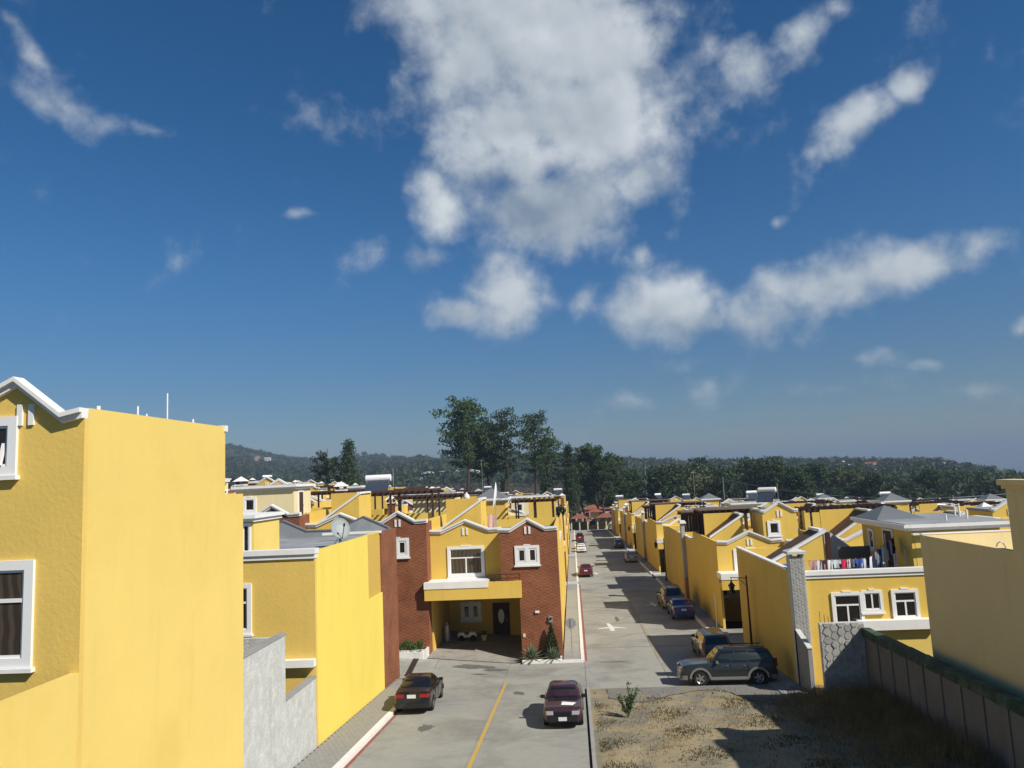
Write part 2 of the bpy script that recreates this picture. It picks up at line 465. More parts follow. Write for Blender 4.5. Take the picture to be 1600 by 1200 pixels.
leaf_fresh = leaf_mat('fresh leaves', (.05, .11, .03), (.09, .16, .05), 3)
leaf_agave = leaf_mat('agave leaves', (.12, .17, .10), (.20, .24, .15), 8)
leaf_far = leaf_mat('far wood leaves', (.036, .062, .026), (.070, .095, .038), .05)
drygrass = leaf_mat('dry grass', (.20, .15, .06), (.34, .25, .095), 1.5)
# ---------------------------------------------------------------- ground heights
def sstep(a, b, x):
    t = min(1.0, max(0.0, (x - a) / (b - a)))
    return t * t * (3 - 2 * t)
def G(y):
    if y < 43: return 2.94 - .068 * y
    if y > 47: return -.12 - .025 * (y - 45)
    t = (y - 43) / 4
    return 2.94 - .068 * 43 - .068 * 4 * (t - t * t / 2) - .025 * 4 * t * t / 2 + .02 * t
def cross(x):
    return .0945 * max(0.0, min(130.0, -4.2 - x))
def crossR(x):
    return -.046 * max(0.0, x - 18.4)
def RZ(x, y):
    return G(y) + (cross(x) * sstep(43.8, 48.2, y) if x < -4.2 else 0.0)
RIDGE = [(-1.6, 92), (-1.1, 92), (-.6, 91), (-.43, 88), (-.37, 66), (-.315, 53), (-.267, 56), (-.23, 50), (-.15, 46), (0, 38), (.1, 28), (.145, 20), (.235, 15), (.305, 11), (.385, 4), (.433, 2), (.473, -14), (.523, -36), (.8, -60), (1.6, -60)]
RIDGE_AZ, RIDGE_Z = zip(*RIDGE)
_rs = np.random.RandomState(3)
_ph = _rs.rand(24) * 6.28
_kx = _rs.randn(24); _ky = _rs.randn(24)
def bumps(x, y):
    h = 0
    for i in range(24):
        k = .004 * (1.25 ** (i % 12))
        h = h + np.sin(_kx[i] * k * x + _ky[i] * k * y + _ph[i]) / (1.18 ** (i % 12))
    return h / 4.0
def ridge_k(a):
    return np.interp(a, (-.34, -.12), (1.75, 1.0))
def terrain_z(x, y):
    x = np.asarray(x, float); y = np.asarray(y, float)
    D = np.hypot(x, y)
    azm = np.arctan2(x, np.maximum(y, 1e-3))
    sm = lambda a, b, q: (lambda t: t * t * (3 - 2 * t))(np.clip((q - a) / (b - a), 0, 1))
    zp = -9 + .075 * np.clip(-x, 0, 160)
    rg = np.interp(azm, RIDGE_AZ, RIDGE_Z)
    rk = ridge_k(azm)
    rg = 11 + (rg - 11) * rk
    t = sm(300, 1500, D / rk)
    outer = zp + (rg - zp) * t + bumps(x, y) * 9 * t
    outer = outer + (-150 - outer) * sm(1550, 3600, D / rk)
    yy = np.clip(y, -60, 235)
    g = np.where(yy < 45, 2.94 - .068 * yy, -.12 - .025 * (yy - 45))
    est = g + .0945 * np.clip(-4.2 - x, 0, 130) * sm(40, 48, y) - .046 * np.clip(x - 18.4, 0, 110) * sm(44, 52, y) - .45
    b = np.maximum(sm(222, 300, y), np.maximum(sm(-150, -260, x), sm(110, 200, x)))
    b = np.maximum(b, sm(-40, -200, y))
    return est * (1 - b) + outer * b
def axis(a, b, n, far, m):
    core = np.linspace(a, b, n)
    hi = b + np.geomspace(6, far - b, m)
    return core, hi
ys = np.concatenate([-60 - np.geomspace(6, 3000, 20)[::-1], np.linspace(-60, 300, 100), 300 + np.geomspace(6, 12000, 90)])
xs = np.concatenate([-170 - np.geomspace(6, 9000, 70)[::-1], np.linspace(-170, 170, 90), 170 + np.geomspace(6, 9000, 70)])
XX, YY = np.meshgrid(xs, ys)
ZZ = terrain_z(XX, YY)
nx, ny = len(xs), len(ys)
me = bpy.data.meshes.new('ground')
idx = np.arange(nx * ny).reshape(ny, nx)
quads = np.stack([idx[:-1, :-1], idx[:-1, 1:], idx[1:, 1:], idx[1:, :-1]], -1).reshape(-1, 4)
me.from_pydata(np.stack([XX, YY, ZZ], -1).reshape(-1, 3).tolist(), [], quads.tolist())
me.polygons.foreach_set('use_smooth', [True] * len(quads))
gm = bpy.data.materials.new('hill ground'); gm.use_nodes = True
t = NT(gm.node_tree)
pos = t.n('ShaderNodeNewGeometry').outputs['Position']
n1 = t.noise(pos, .012, 6, .6); n2 = t.noise(pos, .05, 5, .65)
c = t.mix(t.ramp(n1.outputs['Fac'], .42, .6), (.030, .044, .020), (.06, .062, .03))
c = t.mix(t.ramp(n2.outputs['Fac'], .5, .75), c, (.085, .072, .042))
bs = t.n('ShaderNodeBsdfPrincipled', ins={'Base Color': c, 'Roughness': .95, 'Specular IOR Level': .1})
t.n('ShaderNodeOutputMaterial', ins={0: bs.outputs[0]})
me.materials.append(gm)
o = add(bpy.data.objects.new('ground', me)); o['kind'] = 'structure'

# ---------------------------------------------------------------- road of concrete slabs
road = setting('road')
bed = MB()
def sheet(mb, xs_, ys_, dz, mi=0, fn=RZ):
    for i in range(len(xs_) - 1):
        for j in range(len(ys_) - 1):
            x0, x1, y0, y1 = xs_[i], xs_[i + 1], ys_[j], ys_[j + 1]
            mb.poly([(x0, y0, fn(x0, y0) + dz), (x1, y0, fn(x1, y0) + dz), (x1, y1, fn(x1, y1) + dz), (x0, y1, fn(x0, y1) + dz)], mi)
fr = lambda a, b, n: [a + (b - a) * i / n for i in range(n + 1)]
sheet(bed, [-8.9, .4, 9.0], fr(-4, 40, 32), -.05)
sheet(bed, [-8.9, .4, 9.0], fr(40, 51, 8), -.35, 0, lambda x, y: G(y))
sheet(bed, [.2, 9.0], fr(40, 51, 10), -.05)
sheet(bed, [.2, 9.0], fr(51, 216, 34), -.05)
bed.build('road_bed', joint, road)
def slab(x0, x1, y0, y1, gap=.012, nx_=1, ny_=2):
    m = MB()
    x0 += gap; x1 -= gap; y0 += gap; y1 -= gap
    sheet(m, fr(x0, x1, nx_), fr(y0, y1, ny_), 0)
    z = lambda x, y, d: (x, y, RZ(x, y) - d)
    m.poly([z(x0, y0, .045), z(x1, y0, .045), z(x1, y0, 0), z(x0, y0, 0)])
    m.poly([z(x1, y0, .045), z(x1, y1, .045), z(x1, y1, 0), z(x1, y0, 0)])
    m.poly([z(x0, y1, .045), z(x0, y0, .045), z(x0, y0, 0), z(x0, y1, 0)])
    m.build('slab', roadm, road)
yb = -4
while yb < 40:
    for a, b in ((-8.65, -4.25), (-4.25, .1)):
        slab(a, b, yb, min(yb + 4.4, 40.2), .005)
    yb += 4.4
for a, b in ((-8.65, -4.25), (-4.25, .2), (.2, 4.6), (4.6, 8.95)):
    if a < .1: slab(a, b, 40.2, 44.0, .005); slab(a, b, 44.0, 48.2 if a < -4.2 else 47.4, .005, 2, 4)
    else: slab(a, b, 39.9, 45.6, .006); slab(a, b, 45.6, 51.26, .006)
yb = 51.36
while yb < 214:
    for a, b in ((.2, 4.6), (4.6, 8.95)):
        slab(a, b, yb, yb + 4.4, .016, 1, 1)
    yb += 4.4
def strip(name, m, pts, wd, parent, lift=.006, fn=RZ):
    """painted line along a polyline"""
    b = MB()
    for (xa, ya), (xb, yb_) in zip(pts[:-1], pts[1:]):
        L = math.hypot(xb - xa, yb_ - ya); n = max(1, int(L / 2.5))
        nx_, ny_ = -(yb_ - ya) / L * wd / 2, (xb - xa) / L * wd / 2
        for k in range(n):
            p = [(xa + (xb - xa) * q, ya + (yb_ - ya) * q) for q in (k / n, (k + 1) / n)]
            q = [(p[0][0] - nx_, p[0][1] - ny_), (p[1][0] - nx_, p[1][1] - ny_), (p[1][0] + nx_, p[1][1] + ny_), (p[0][0] + nx_, p[0][1] + ny_)]
            b.poly([(u, v, fn(u, v) + lift) for u, v in q][::-1])
    return b.build(name, m, parent)
strip('centre_line', yellowpaint, [(-4.1, 12), (-4.1, 42.2)], .15, road)
faded = mat('faded yellow road paint', (.36, .29, .13), .85, .2, .1, 4, col2=(.28, .265, .22), c2scale=1.6, c2lo=.4, c2hi=.6)
strip('centre_line', faded, [(4.75, 44.5), (4.75, 79)], .13, road)
def arrow(x, y, k=1.0):
    b = MB()
    for poly in ([(-.13, 0), (.16, 0), (.20, 1.5), (-.10, 3.3), (-.32, 3.3)], [(-.14, 1.75), (-.14, 1.15), (-1.0, .95), (-1.06, 1.12)], [(.18, 1.15), (.18, 1.72), (1.06, 1.05), (1.02, .9)]):
        b.poly([(x + px * k, y + py * k, RZ(x + px * k, y + py * k) + .007) for px, py in poly])
    b.build('road_arrow', whitepaint, road)
arrow(2.4, 57.3); arrow(6.7, 68.5, .8); arrow(2.5, 96.5, .8)
# drain across the road and stains are in the joint filler / concrete

# ---------------------------------------------------------------- pavements and kerbs
def ribbon(name, m, x0, x1, y0, y1, h, dz0=-.25, kind=True, seg=4.0, fn=RZ, parent=None):
    """raised strip following the ground"""
    b = MB()
    n = max(1, int(abs(y1 - y0) / seg))
    Y = fr(y0, y1, n)
    for a, c in zip(Y[:-1], Y[1:]):
        P = [(x0, a), (x1, a), (x1, c), (x0, c)]
        top = [(x, y, fn(x, y) + h) for x, y in P]; bot = [(x, y, fn(x, y) + dz0) for x, y in P]
        b.poly(top)
        b.poly((bot[0], bot[1], top[1], top[0])); b.poly((bot[1], bot[2], top[2], top[1]))
        b.poly((bot[2], bot[3], top[3], top[2])); b.poly((bot[3], bot[0], top[0], top[3]))
    o = b.build(name, m, parent)
    if kind and parent is None: o['kind'] = 'structure'
    return o
flat = lambda x, y: G(y)
pv = setting('pavement')
ribbon('pavement_base', joint, -10.38, -8.92, 8, 43.6, .10, fn=flat, parent=pv)
m = MB()
for j in range(int((43.4 - 20) / .21)):
    y = 20 + j * .21
    for i in range(7):
        x = -10.37 + i * .206 + (.1 if j % 2 else 0)
        x1 = min(x + .185, -8.93)
        if x1 - x < .05: continue
        z = G(y) + .125 + rnd.uniform(-.006, .006)
        m.box(x, y, z - .06, x1, y + .19, z)
        if x > -9.2: pass
o = m.build('paver', pave, pv); o['kind'] = 'stuff'
def kerb(x0, x1, y0, y1, red=None, fn=flat, name='kerb'):
    """painted kerb stones about two metres long"""
    kb = setting(name)
    n = max(1, round((y1 - y0) / 2.0))
    Y = fr(y0, y1, n)
    for a, c in zip(Y[:-1], Y[1:]):
        ribbon('kerb_stone', kerbw, x0, x1, a + .006, c - .006, .15, parent=kb, seg=9, fn=fn)
    if red:
        strip('red_line', redpaint, [(red, y0), (red, y1)], .13, kb, .008, fn)
kerb(-8.9, -8.66, 8, 40.6, -8.55)
# corner pavement in front of the first brick house and along the main street
cp = setting('pavement')
for a, b in ((47.35, 86.2), (88.5, 125.6), (127.6, 165), (167.4, 214)):
    ribbon('pavement_top', concrete, -1.06, -.02, a, b, .11, parent=cp, fn=flat)
    kerb(-.02, .2, a, b, .3 if a < 60 else None)
    kb = setting('kerb'); m = MB()
    for k in range(2 if a < 60 else 1): m.box(-3.55 + k * 1.76 if a < 60 else -1.06, a - .18, G(a) - .2, (-1.8 + k * 1.98) if a < 60 else -.03, a - .005, G(a) + .15)
    m.build('kerb_stone', kerbw, kb)
rp = setting('pavement')
ribbon('pavement_top', concrete, 9.2, 10.45, 33, 51.6, .11, parent=rp, fn=flat)
kerb(8.98, 9.2, 41.8, 51.8, None)
for a, b in ((54.4, 89.3), (94.3, 129), (133.6, 168.4), (173, 208)):
    ribbon('pavement_top', concrete, 9.2, 10.18, a, b, .11, parent=rp, fn=flat)
    kerb(8.98, 9.2, a, b, None)
    kb = setting('kerb'); MB().box(9.2, a - .16, G(a) - .2, 10.15, a, G(a) + .15).build('kerb_stone', kerbw, kb)
# cross streets between the blocks
def cross_street(x0, x1, y0, y1, base):
    m = MB(); n = max(2, int(abs(x1 - x0) / 8))
    f = (lambda x, y: G(y) + cross(x)) if x0 < 0 else (lambda x, y: G(y) + crossR(x))
    if x0 < 0 and y0 < 50: f = RZ
    sheet(m, fr(x0, x1, n), fr(y0, y1, 6), .0, 0, f)
    o = m.build('side_street', roadm); o['kind'] = 'structure'
cross_street(-60, -8.66, 44.4, 48.4, 0)
m = MB()
sheet(m, fr(-60, -1.1, 30), [82.4, 87.8], 0, 0, lambda x, y: G(y) + cross(x)); o = m.build('side_street', roadm); o['kind'] = 'structure'
for y0 in (122, 161.5):
    cross_street(-75, -1.0, y0, y0 + 5.6, 0)
for y0, y1 in ((51.6, 56.6), (89.4, 96), (129, 135.5), (168.6, 175)):
    cross_street(9.2, 75, y0, y1, 0)
# drive up to the first brick house, in cobbled concrete
m = MB()
sheet(m, fr(-9.4, -3.6, 6), fr(47.4, 55.0, 6), .012, 0, lambda x, y: RZ(x, max(47.0, min(48.2, y))) + .02 + .012 * (y - 47.4))
o = m.build('driveway', mat('cobbled concrete', (.31, .29, .25), .95, .2, .14, 2.5, .8, 18, col2=(.235, .225, .205), c2scale=1.2, rvar=0)); o['kind'] = 'structure'
# dark strip at the foot of the cross street
m = MB(); sheet(m, fr(-10.4, -8.66, 3), fr(43.3, 44.45, 3), .003); o = m.build('pavement_corner', concrete); o['kind'] = 'structure'
dr = setting('dark_strip')
m = MB()
sheet(m, [-10.2, -9.85], fr(44.5, 47.25, 6), .012)
m.build('dark_sheet', mat('dark brown strip', (.035, .022, .018), .8, .3, .2, 8), dr)

# dark stains where cars have stood and turned
stainm = mat('oil stain', (.13, .125, .112), .8, .3, .2, 6)
for k, (x, y, rx, ry) in enumerate(((-6.4, 46.2, 1.3, .5), (-5.0, 45.6, .8, .35), (-5.9, 44.6, .5, .2), (-1.8, 38.6, .5, .25), (-3.2, 39.4, .35, .5), (2.0, 47.0, .9, .2), (6.3, 45.0, 1.2, .12), (3.0, 62.5, .2, 1.6), (-6.7, 33.0, .4, .7))):
    b = MB(); q_ = random.Random(k); P = []
    for i in range(18):
        a = 2 * PI * i / 18; f = q_.uniform(.55, 1.1); u, v = x + rx * f * math.cos(a), y + ry * f * math.sin(a); P.append((u, v, RZ(u, v) + .006))
    c_ = (x, y, RZ(x, y) + .006)
    for i in range(18): b.poly((c_, P[i], P[(i + 1) % 18]))
    b.build('oil_stain', stainm, road)
# ---------------------------------------------------------------- vacant lot
lotm = bpy.data.materials.new('lot soil'); lotm.use_nodes = True
t = NT(lotm.node_tree)
pos = t.n('ShaderNodeNewGeometry').outputs['Position']
n1 = t.noise(pos, .55, 6, .65, .4); n2 = t.noise(pos, 3.2, 6, .7); n3 = t.noise(pos, 14, 4, .7)
c = t.mix(t.ramp(n1.outputs['Fac'], .40, .60), (.345, .28, .17), (.235, .215, .165))
c = t.mix(t.ramp(n2.outputs['Fac'], .52, .70, 0, .75), c, (.14, .125, .06))
c = t.mix(t.ramp(n3.outputs['Fac'], .58, .72, 0, .6), c, (.40, .34, .23))
bs = t.n('ShaderNodeBsdfPrincipled', ins={'Base Color': c, 'Roughness': .95, 'Specular IOR Level': .1})
b_ = t.n('ShaderNodeBump', ins={'Strength': .8, 'Distance': .05, 'Height': n3.outputs['Fac']})
t.t.links.new(b_.outputs[0], bs.inputs['Normal'])
t.n('ShaderNodeOutputMaterial', ins={0: bs.outputs[0]})
rs = np.random.RandomState(5)
lot_n = rs.rand(200, 200)
def LZ(x, y):
    h = .05 * math.sin(x * 1.3 + 1.1 * y) * math.sin(.9 * y - .4 * x) + .03 * math.sin(3.1 * x + 1.7 * y) * math.sin(2.7 * y)
    e = min(1, (x - .33) / .8) * min(1, max(0, (39.4 - y) / 1.2))
    return G(y) + .02 + (.06 + h) * max(0, e)
m = MB()
lx, ly = fr(.33, 13.3, 60), fr(2, 39.9, 130)
sheet(m, lx, ly, 0, 0, LZ)
o = m.build('vacant_lot', lotm, smooth=True); o['kind'] = 'structure'
le = setting('kerb')
for k in range(8):
    a = 4 + k * 4.5
    ribbon('kerb_stone', concrete, .19, .33, a, a + 4.45 if a + 4.45 < 40 else 39.9, .09, parent=le, fn=flat)
strip('joint_strip', joint, [(.145, 4), (.145, 39.8)], .07, le, .01, flat)
# gravelly asphalt apron along the top of the lot
m = MB()
ap = lambda x, y: LZ(x, y) + .03
for i in range(26):
    x0 = 1.2 + i * .34; x1 = x0 + .34
    lo0 = 37.6 - 1.1 * math.sin(i * .35) - (1.3 if i > 17 else 0); lo1 = 37.6 - 1.1 * math.sin((i + 1) * .35) - (1.3 if i + 1 > 17 else 0)
    P = [(x0, lo0), (x1, lo1), (x1, 39.75), (x0, 39.75)]
    for q0, q1 in ((0, .5), (.5, 1)):
        qa = [(P[0][0], P[0][1] + (P[3][1] - P[0][1]) * q0), (P[1][0], P[1][1] + (P[2][1] - P[1][1]) * q0), (P[1][0], P[1][1] + (P[2][1] - P[1][1]) * q1), (P[0][0], P[0][1] + (P[3][1] - P[0][1]) * q1)]
        m.poly([(x, y, ap(x, y)) for x, y in qa])
o = m.build('gravel_apron', mat('grey gravel', (.20, .195, .185), .95, .1, .3, 7, .9, 20, col2=(.25, .21, .14), c2scale=1.5, c2lo=.5, c2hi=.62), smooth=True); o['kind'] = 'structure'
# dry grass on the lot: blades, thick by the fence
def blades(name, n, m, fx, hmin, hmax, wd, seed, zfn=LZ):
    r = np.random.RandomState(seed)
    V, F = [], []
    k = 0
    while k < n:
        x, y, dens, hs = fx(r)
        if r.rand() > dens: continue
        z = zfn(x, y)
        a = r.rand() * 6.283; h = (hmin + (hmax - hmin) * r.rand() ** 1.6) * hs
        lx_, ly_ = math.cos(a), math.sin(a)
        tx, ty = x + r.randn() * h * .35, y + r.randn() * h * .35
        b = len(V)
        V += [(x - lx_ * wd, y - ly_ * wd, z - .02), (x + lx_ * wd, y + ly_ * wd, z - .02), (tx, ty, z + h)]
        F.append((b, b + 1, b + 2)); k += 1
    me = bpy.data.meshes.new(name); me.from_pydata(V, [], F); me.materials.append(m)
    o = add(bpy.data.objects.new(name, me)); o['kind'] = 'stuff'
    return o
def fx_lot(r):
    x, y = .5 + r.rand() * 12.5, 14 + r.rand() * 25.3
    c = math.sin(x * 1.1 + .7 * y) * math.sin(.8 * y - .6 * x + 1) + .6 * math.sin(2.3 * x - 1.9 * y)
    d = .10 + .5 * max(0, c) + (.15 if x > 8 else 0)
    if y > 37.2 and x < 9: d *= .12
    return x, y, d, 1.0
o = blades('dry_grass', 16000, drygrass, fx_lot, .02, .11, .016, 2)
olivegrass = leaf_mat('olive grass', (.10, .09, .04), (.16, .13, .05), 1.2)
def fx_lot2(r):
    x, y = .5 + r.rand() * 12.5, 16 + r.rand() * 23
    c = math.sin(x * 1.4 - .9 * y + 2) * math.sin(1.1 * y + .5 * x)
    return x, y, max(.03, c) * (.2 if y > 37 else 1), 1.0
blades('low_weeds', 14000, olivegrass, fx_lot2, .02, .11, .03, 4)
def fx_fence(r):
    x, y = 7.2 + r.rand() * 5.8, 26 + r.rand() * 10.6
    e = (x - 7.2) / 5.8
    d = e * (1 if y > 32 else .55) * (1.0 if abs(math.sin(2.2 * x + 1.3 * y)) > .3 else .4)
    return x, y, d, .6 + .8 * e
blades('tall_dry_grass', 11000, drygrass, fx_fence, .15, .75, .014, 6)

# loose stones on the lot
m = MB(); q_ = random.Random(12)
for k in range(260):
    x, y = q_.uniform(.6, 12), q_.uniform(18, 38.5); r_ = q_.uniform(.02, .065) * (1.6 if k % 17 == 0 else 1); z = LZ(x, y)
    pts_ = [(x + r_ * q_.uniform(.7, 1.2) * math.cos(a), y + r_ * q_.uniform(.7, 1.2) * math.sin(a), z - .02) for a in (0, 1.1, 2.3, 3.4, 4.6, 5.4)]
    tp = (x + q_.uniform(-.3, .3) * r_, y, z + r_ * q_.uniform(.5, .9))
    for i in range(6): m.poly((pts_[i], pts_[(i + 1) % 6], tp))
o = m.build('stones', mat('loose stones', (.36, .33, .27), .9, .2, .3, 3)); o['kind'] = 'stuff'
# ---------------------------------------------------------------- windows
def window(t, x, z, w_, h, y=0.0, rz=0.0, style='tall', pane=None, name='window', ear=True, proud=.07, wd=.17):
    """window on a wall facing local -Y; x, z is the lower left corner of its surround; > pane, sill"""
    pane = pane or pane_d
    m = MB()
    m.ring(0, 0, w_, h, wd, -proud, .02)
    if ear: m.box(w_ * .36, -proud - .01, h, w_ * .64, .02, h + .07)
    ix0, iz0, ix1, iz1 = wd, wd, w_ - wd, h - wd
    iw, ih = ix1 - ix0, iz1 - iz0
    P = []
    f = .055
    m.ring(ix0, iz0, ix1, iz1, f, -.035, .01)
    gx0, gz0, gx1, gz1 = ix0 + f, iz0 + f, ix1 - f, iz1 - f
    if style == 'tall':
        zt = gz0 + (gz1 - gz0) * .66; xm = (gx0 + gx1) / 2
        m.box(gx0, -.04, zt - .04, gx1, .01, zt + .04)
        m.box(xm - .04, -.045, gz0, xm + .04, .01, zt - .04)
        P = [(gx0, zt + .04, gx1, gz1), (gx0, gz0, xm - .04, zt - .04), (xm + .04, gz0, gx1, zt - .04)]
    elif style == 'pair':
        xm = (gx0 + gx1) / 2
        m.box(xm - .035, -.045, gz0, xm + .035, .01, gz1)
        P = [(gx0, gz0, xm - .035, gz1), (xm + .035, gz0, gx1, gz1)]
    elif style == 'twin':      # two small lights in one thick surround
        xm = (gx0 + gx1) / 2; k = min(.14, iw * .1)
        m.box(xm - k, -proud, iz0, xm + k, .02, iz1)
        for a, b in ((gx0, xm - k), (xm + k, gx1)):
            m.ring(a, gz0, b, gz1, .06, -.05, .01)
            P.append((a + .06, gz0 + .06, b - .06, gz1 - .06))
    else:
        P = [(gx0, gz0, gx1, gz1)]
    o = m.build(name, frame, t, (x, y, z), rz=rz)
    for a, b, c, d in P:
        q = MB(); q.box(a, -.012, b, c, .012, d); q.build('pane', pane, o)
    q = MB(); q.box(-.06, -proud - .06, -.09, w_ + .06, .02, -.005); q.build('sill', white, o)
    return o
def door(t, x, z, w_, h, y, rz=0.0, m=None, oval=False):
    b = MB(); b.box(0, -.05, 0, w_, .02, h)
    o = b.build('door', m or wood, t, (x, y, z), rz=rz)
    q = MB(); q.ring(-.1, 0, w_ + .1, h + .1, .1, -.07, .02, bot=.001); q.build('door_frame', wood if oval else frame, o)
    if oval:
        q = MB(); q.poly([(w_ / 2 + .22 * math.cos(a), -.056, h * .62 + .5 * math.sin(a)) for a in [2 * PI * i / 16 for i in range(16)]]); q.build('oval_light', frame, o)
    q = MB(); q.tube((w_ - .1, -.1, h * .48), (w_ - .1, -.1, h * .48 + .14), .015, 6); q.build('handle', galv, o)
    return o
def gable_pts(x0, x1, zv, za, flat_=.62):
    """cornice outline: flat, up to the apex, down, flat"""
    xm = (x0 + x1) / 2; d = (x1 - x0) * flat_ / 2
    return [(x0, zv), (xm - d, zv - .04), (xm, za), (xm + d, zv - .04), (x1, zv)]
def cornice(t, pts, y, depth=.16, th=.24, back=.22, name='cornice'):
    """white moulding in two steps along a gable outline (front plane at y)"""
    m = MB()
    for (xa, za), (xb, zb) in zip(pts[:-1], pts[1:]):
        m.extr([(xa, y - depth, za - th * .45), (xb, y - depth, zb - th * .45), (xb, y - depth, zb), (xa, y - depth, za)], (0, depth + back, 0))
        m.extr([(xa, y - depth * .55, za - th), (xb, y - depth * .55, zb - th), (xb, y - depth * .55, zb - th * .45), (xa, y - depth * .55, za - th * .45)], (0, depth * .55 + back - .01, 0))
    return m.build(name, white, t)
def gable_wall(mb, pts, z0, y0, y1, th=.24, mi=0):
    top = [(x, z - th + .01) for x, z in pts]
    mb.xz([(pts[0][0], z0)] + top + [(pts[-1][0], z0)], y0, y1, mi)
def vents(t, x, z, y):
    m = MB()
    for dx in (-.19, .07): m.box(x + dx, y - .05, z, x + dx + .12, y + .02, z + .46)
    return m.build('gable_vent', white, t)

# ---------------------------------------------------------------- rooftop rooms (parts of a house)
def shed(t, x0, x1, y0, y1, zb, h, wall, low_left=True, back=True):
    """stair head with a single sloping roof, capped front wall"""
    lo = zb + .55
    if not low_left: pass
    zl, zr = (lo, zb + h) if low_left else (zb + h, lo)
    m = MB()
    m.xz([(x0, zb), (x1, zb), (x1, zr), (x0, zl)], y0, y0 + .14)
    m.yz([(y0 + .14, zb), (y1, zb), (y1, max(zl, zr)), (y0 + .14, max(zl, zr) - .05)], (x1 - .14) if low_left else x0, x1 if low_left else (x0 + .14))
    if back: m.box(x0 - .05, y1, zb, x1 + .05, y1 + .15, zb + h + .12)
    m.build('stair_wall', wall, t)
    r = MB()
    r.xz([(x0, zl - .10), (x1 - .14 if low_left else x1, zr - .10), (x1 - .14 if low_left else x1, zr + .02), (x0, zl + .02)], y0 + .141, y1 - .001)
    r.build('stair_roof', browntile, t)
    c = MB()
    c.xz([(x0 - .1, zl + .01), (x1 + .1, zr + .01), (x1 + .1, zr + .17), (x0 - .1, zl + .17)], y0 - .08, y0 + .20)
    if low_left: c.box(x1 - .18, y0 + .20, zr + .05, x1 + .1, y1 - .01, zr + .17)
    c.build('stair_cap', white, t)
def room(t, x0, x1, y0, y1, zb, h, wall, style='gable', win=True, metal=None):
    m = MB()
    zt = zb + h
    if style == 'gable':
        pts = gable_pts(x0 - .12, x1 + .12, zt, zt + (x1 - x0) * .24, .8)
        gable_wall(m, [(min(max(x, x0), x1), z) for x, z in pts], zb, y0, y0 + .15)
        m.box(x0, y0 + .15, zb, x1, y1, zt - .3)
        m.build('room_wall', wall, t)
        cornice(t, pts, y0, .14, .22, .2, 'room_cornice')
        vents(t, (x0 + x1) / 2, zt - .55, y0)
        r = MB(); r.box(x0 - .1, y0 + .2, zt - .3, x1 + .1, y1 + .1, zt - .12); r.build('room_roof', roofgrey, t)
    else:
        m.box(x0, y0, zb, x1, y1, zt - .02)
        m.build('room_wall', wall, t)
        r = MB()
        r.box(x0 - .3, y0 - .3, zt - .1, x1 + .3, y1 + .3, zt + .08)
        r.box(x0 - .18, y0 - .18, zt - .24, x1 + .18, y1 + .18, zt - .1)
        r.build('room_cornice', white, t)
        if style == 'pyramid':
            xm, ym = (x0 + x1) / 2, (y0 + y1) / 2; a = [(x0 - .2, y0 - .2, zt + .081), (x1 + .2, y0 - .2, zt + .081), (x1 + .2, y1 + .2, zt + .081), (x0 - .2, y1 + .2, zt + .081)]
            p = MB(); ap_ = (xm, ym, zt + .08 + (x1 - x0) * .33)
            for i in range(4): p.poly((a[i], a[(i + 1) % 4], ap_))
            p.build('pyramid_roof', metalroof, t)
        else:
            p = MB(); p.box(x0, y0, zt + .08, x1, y1, zt + .12); p.build('room_roof', roofgrey, t)
    if win:
        window(t, x0 + (x1 - x0) * .12, zb + h * .28, .95, 1.1, y0, style='single')
        door(t, x1, zb, .85, 2.0, y0 + .9, rz=PI / 2)

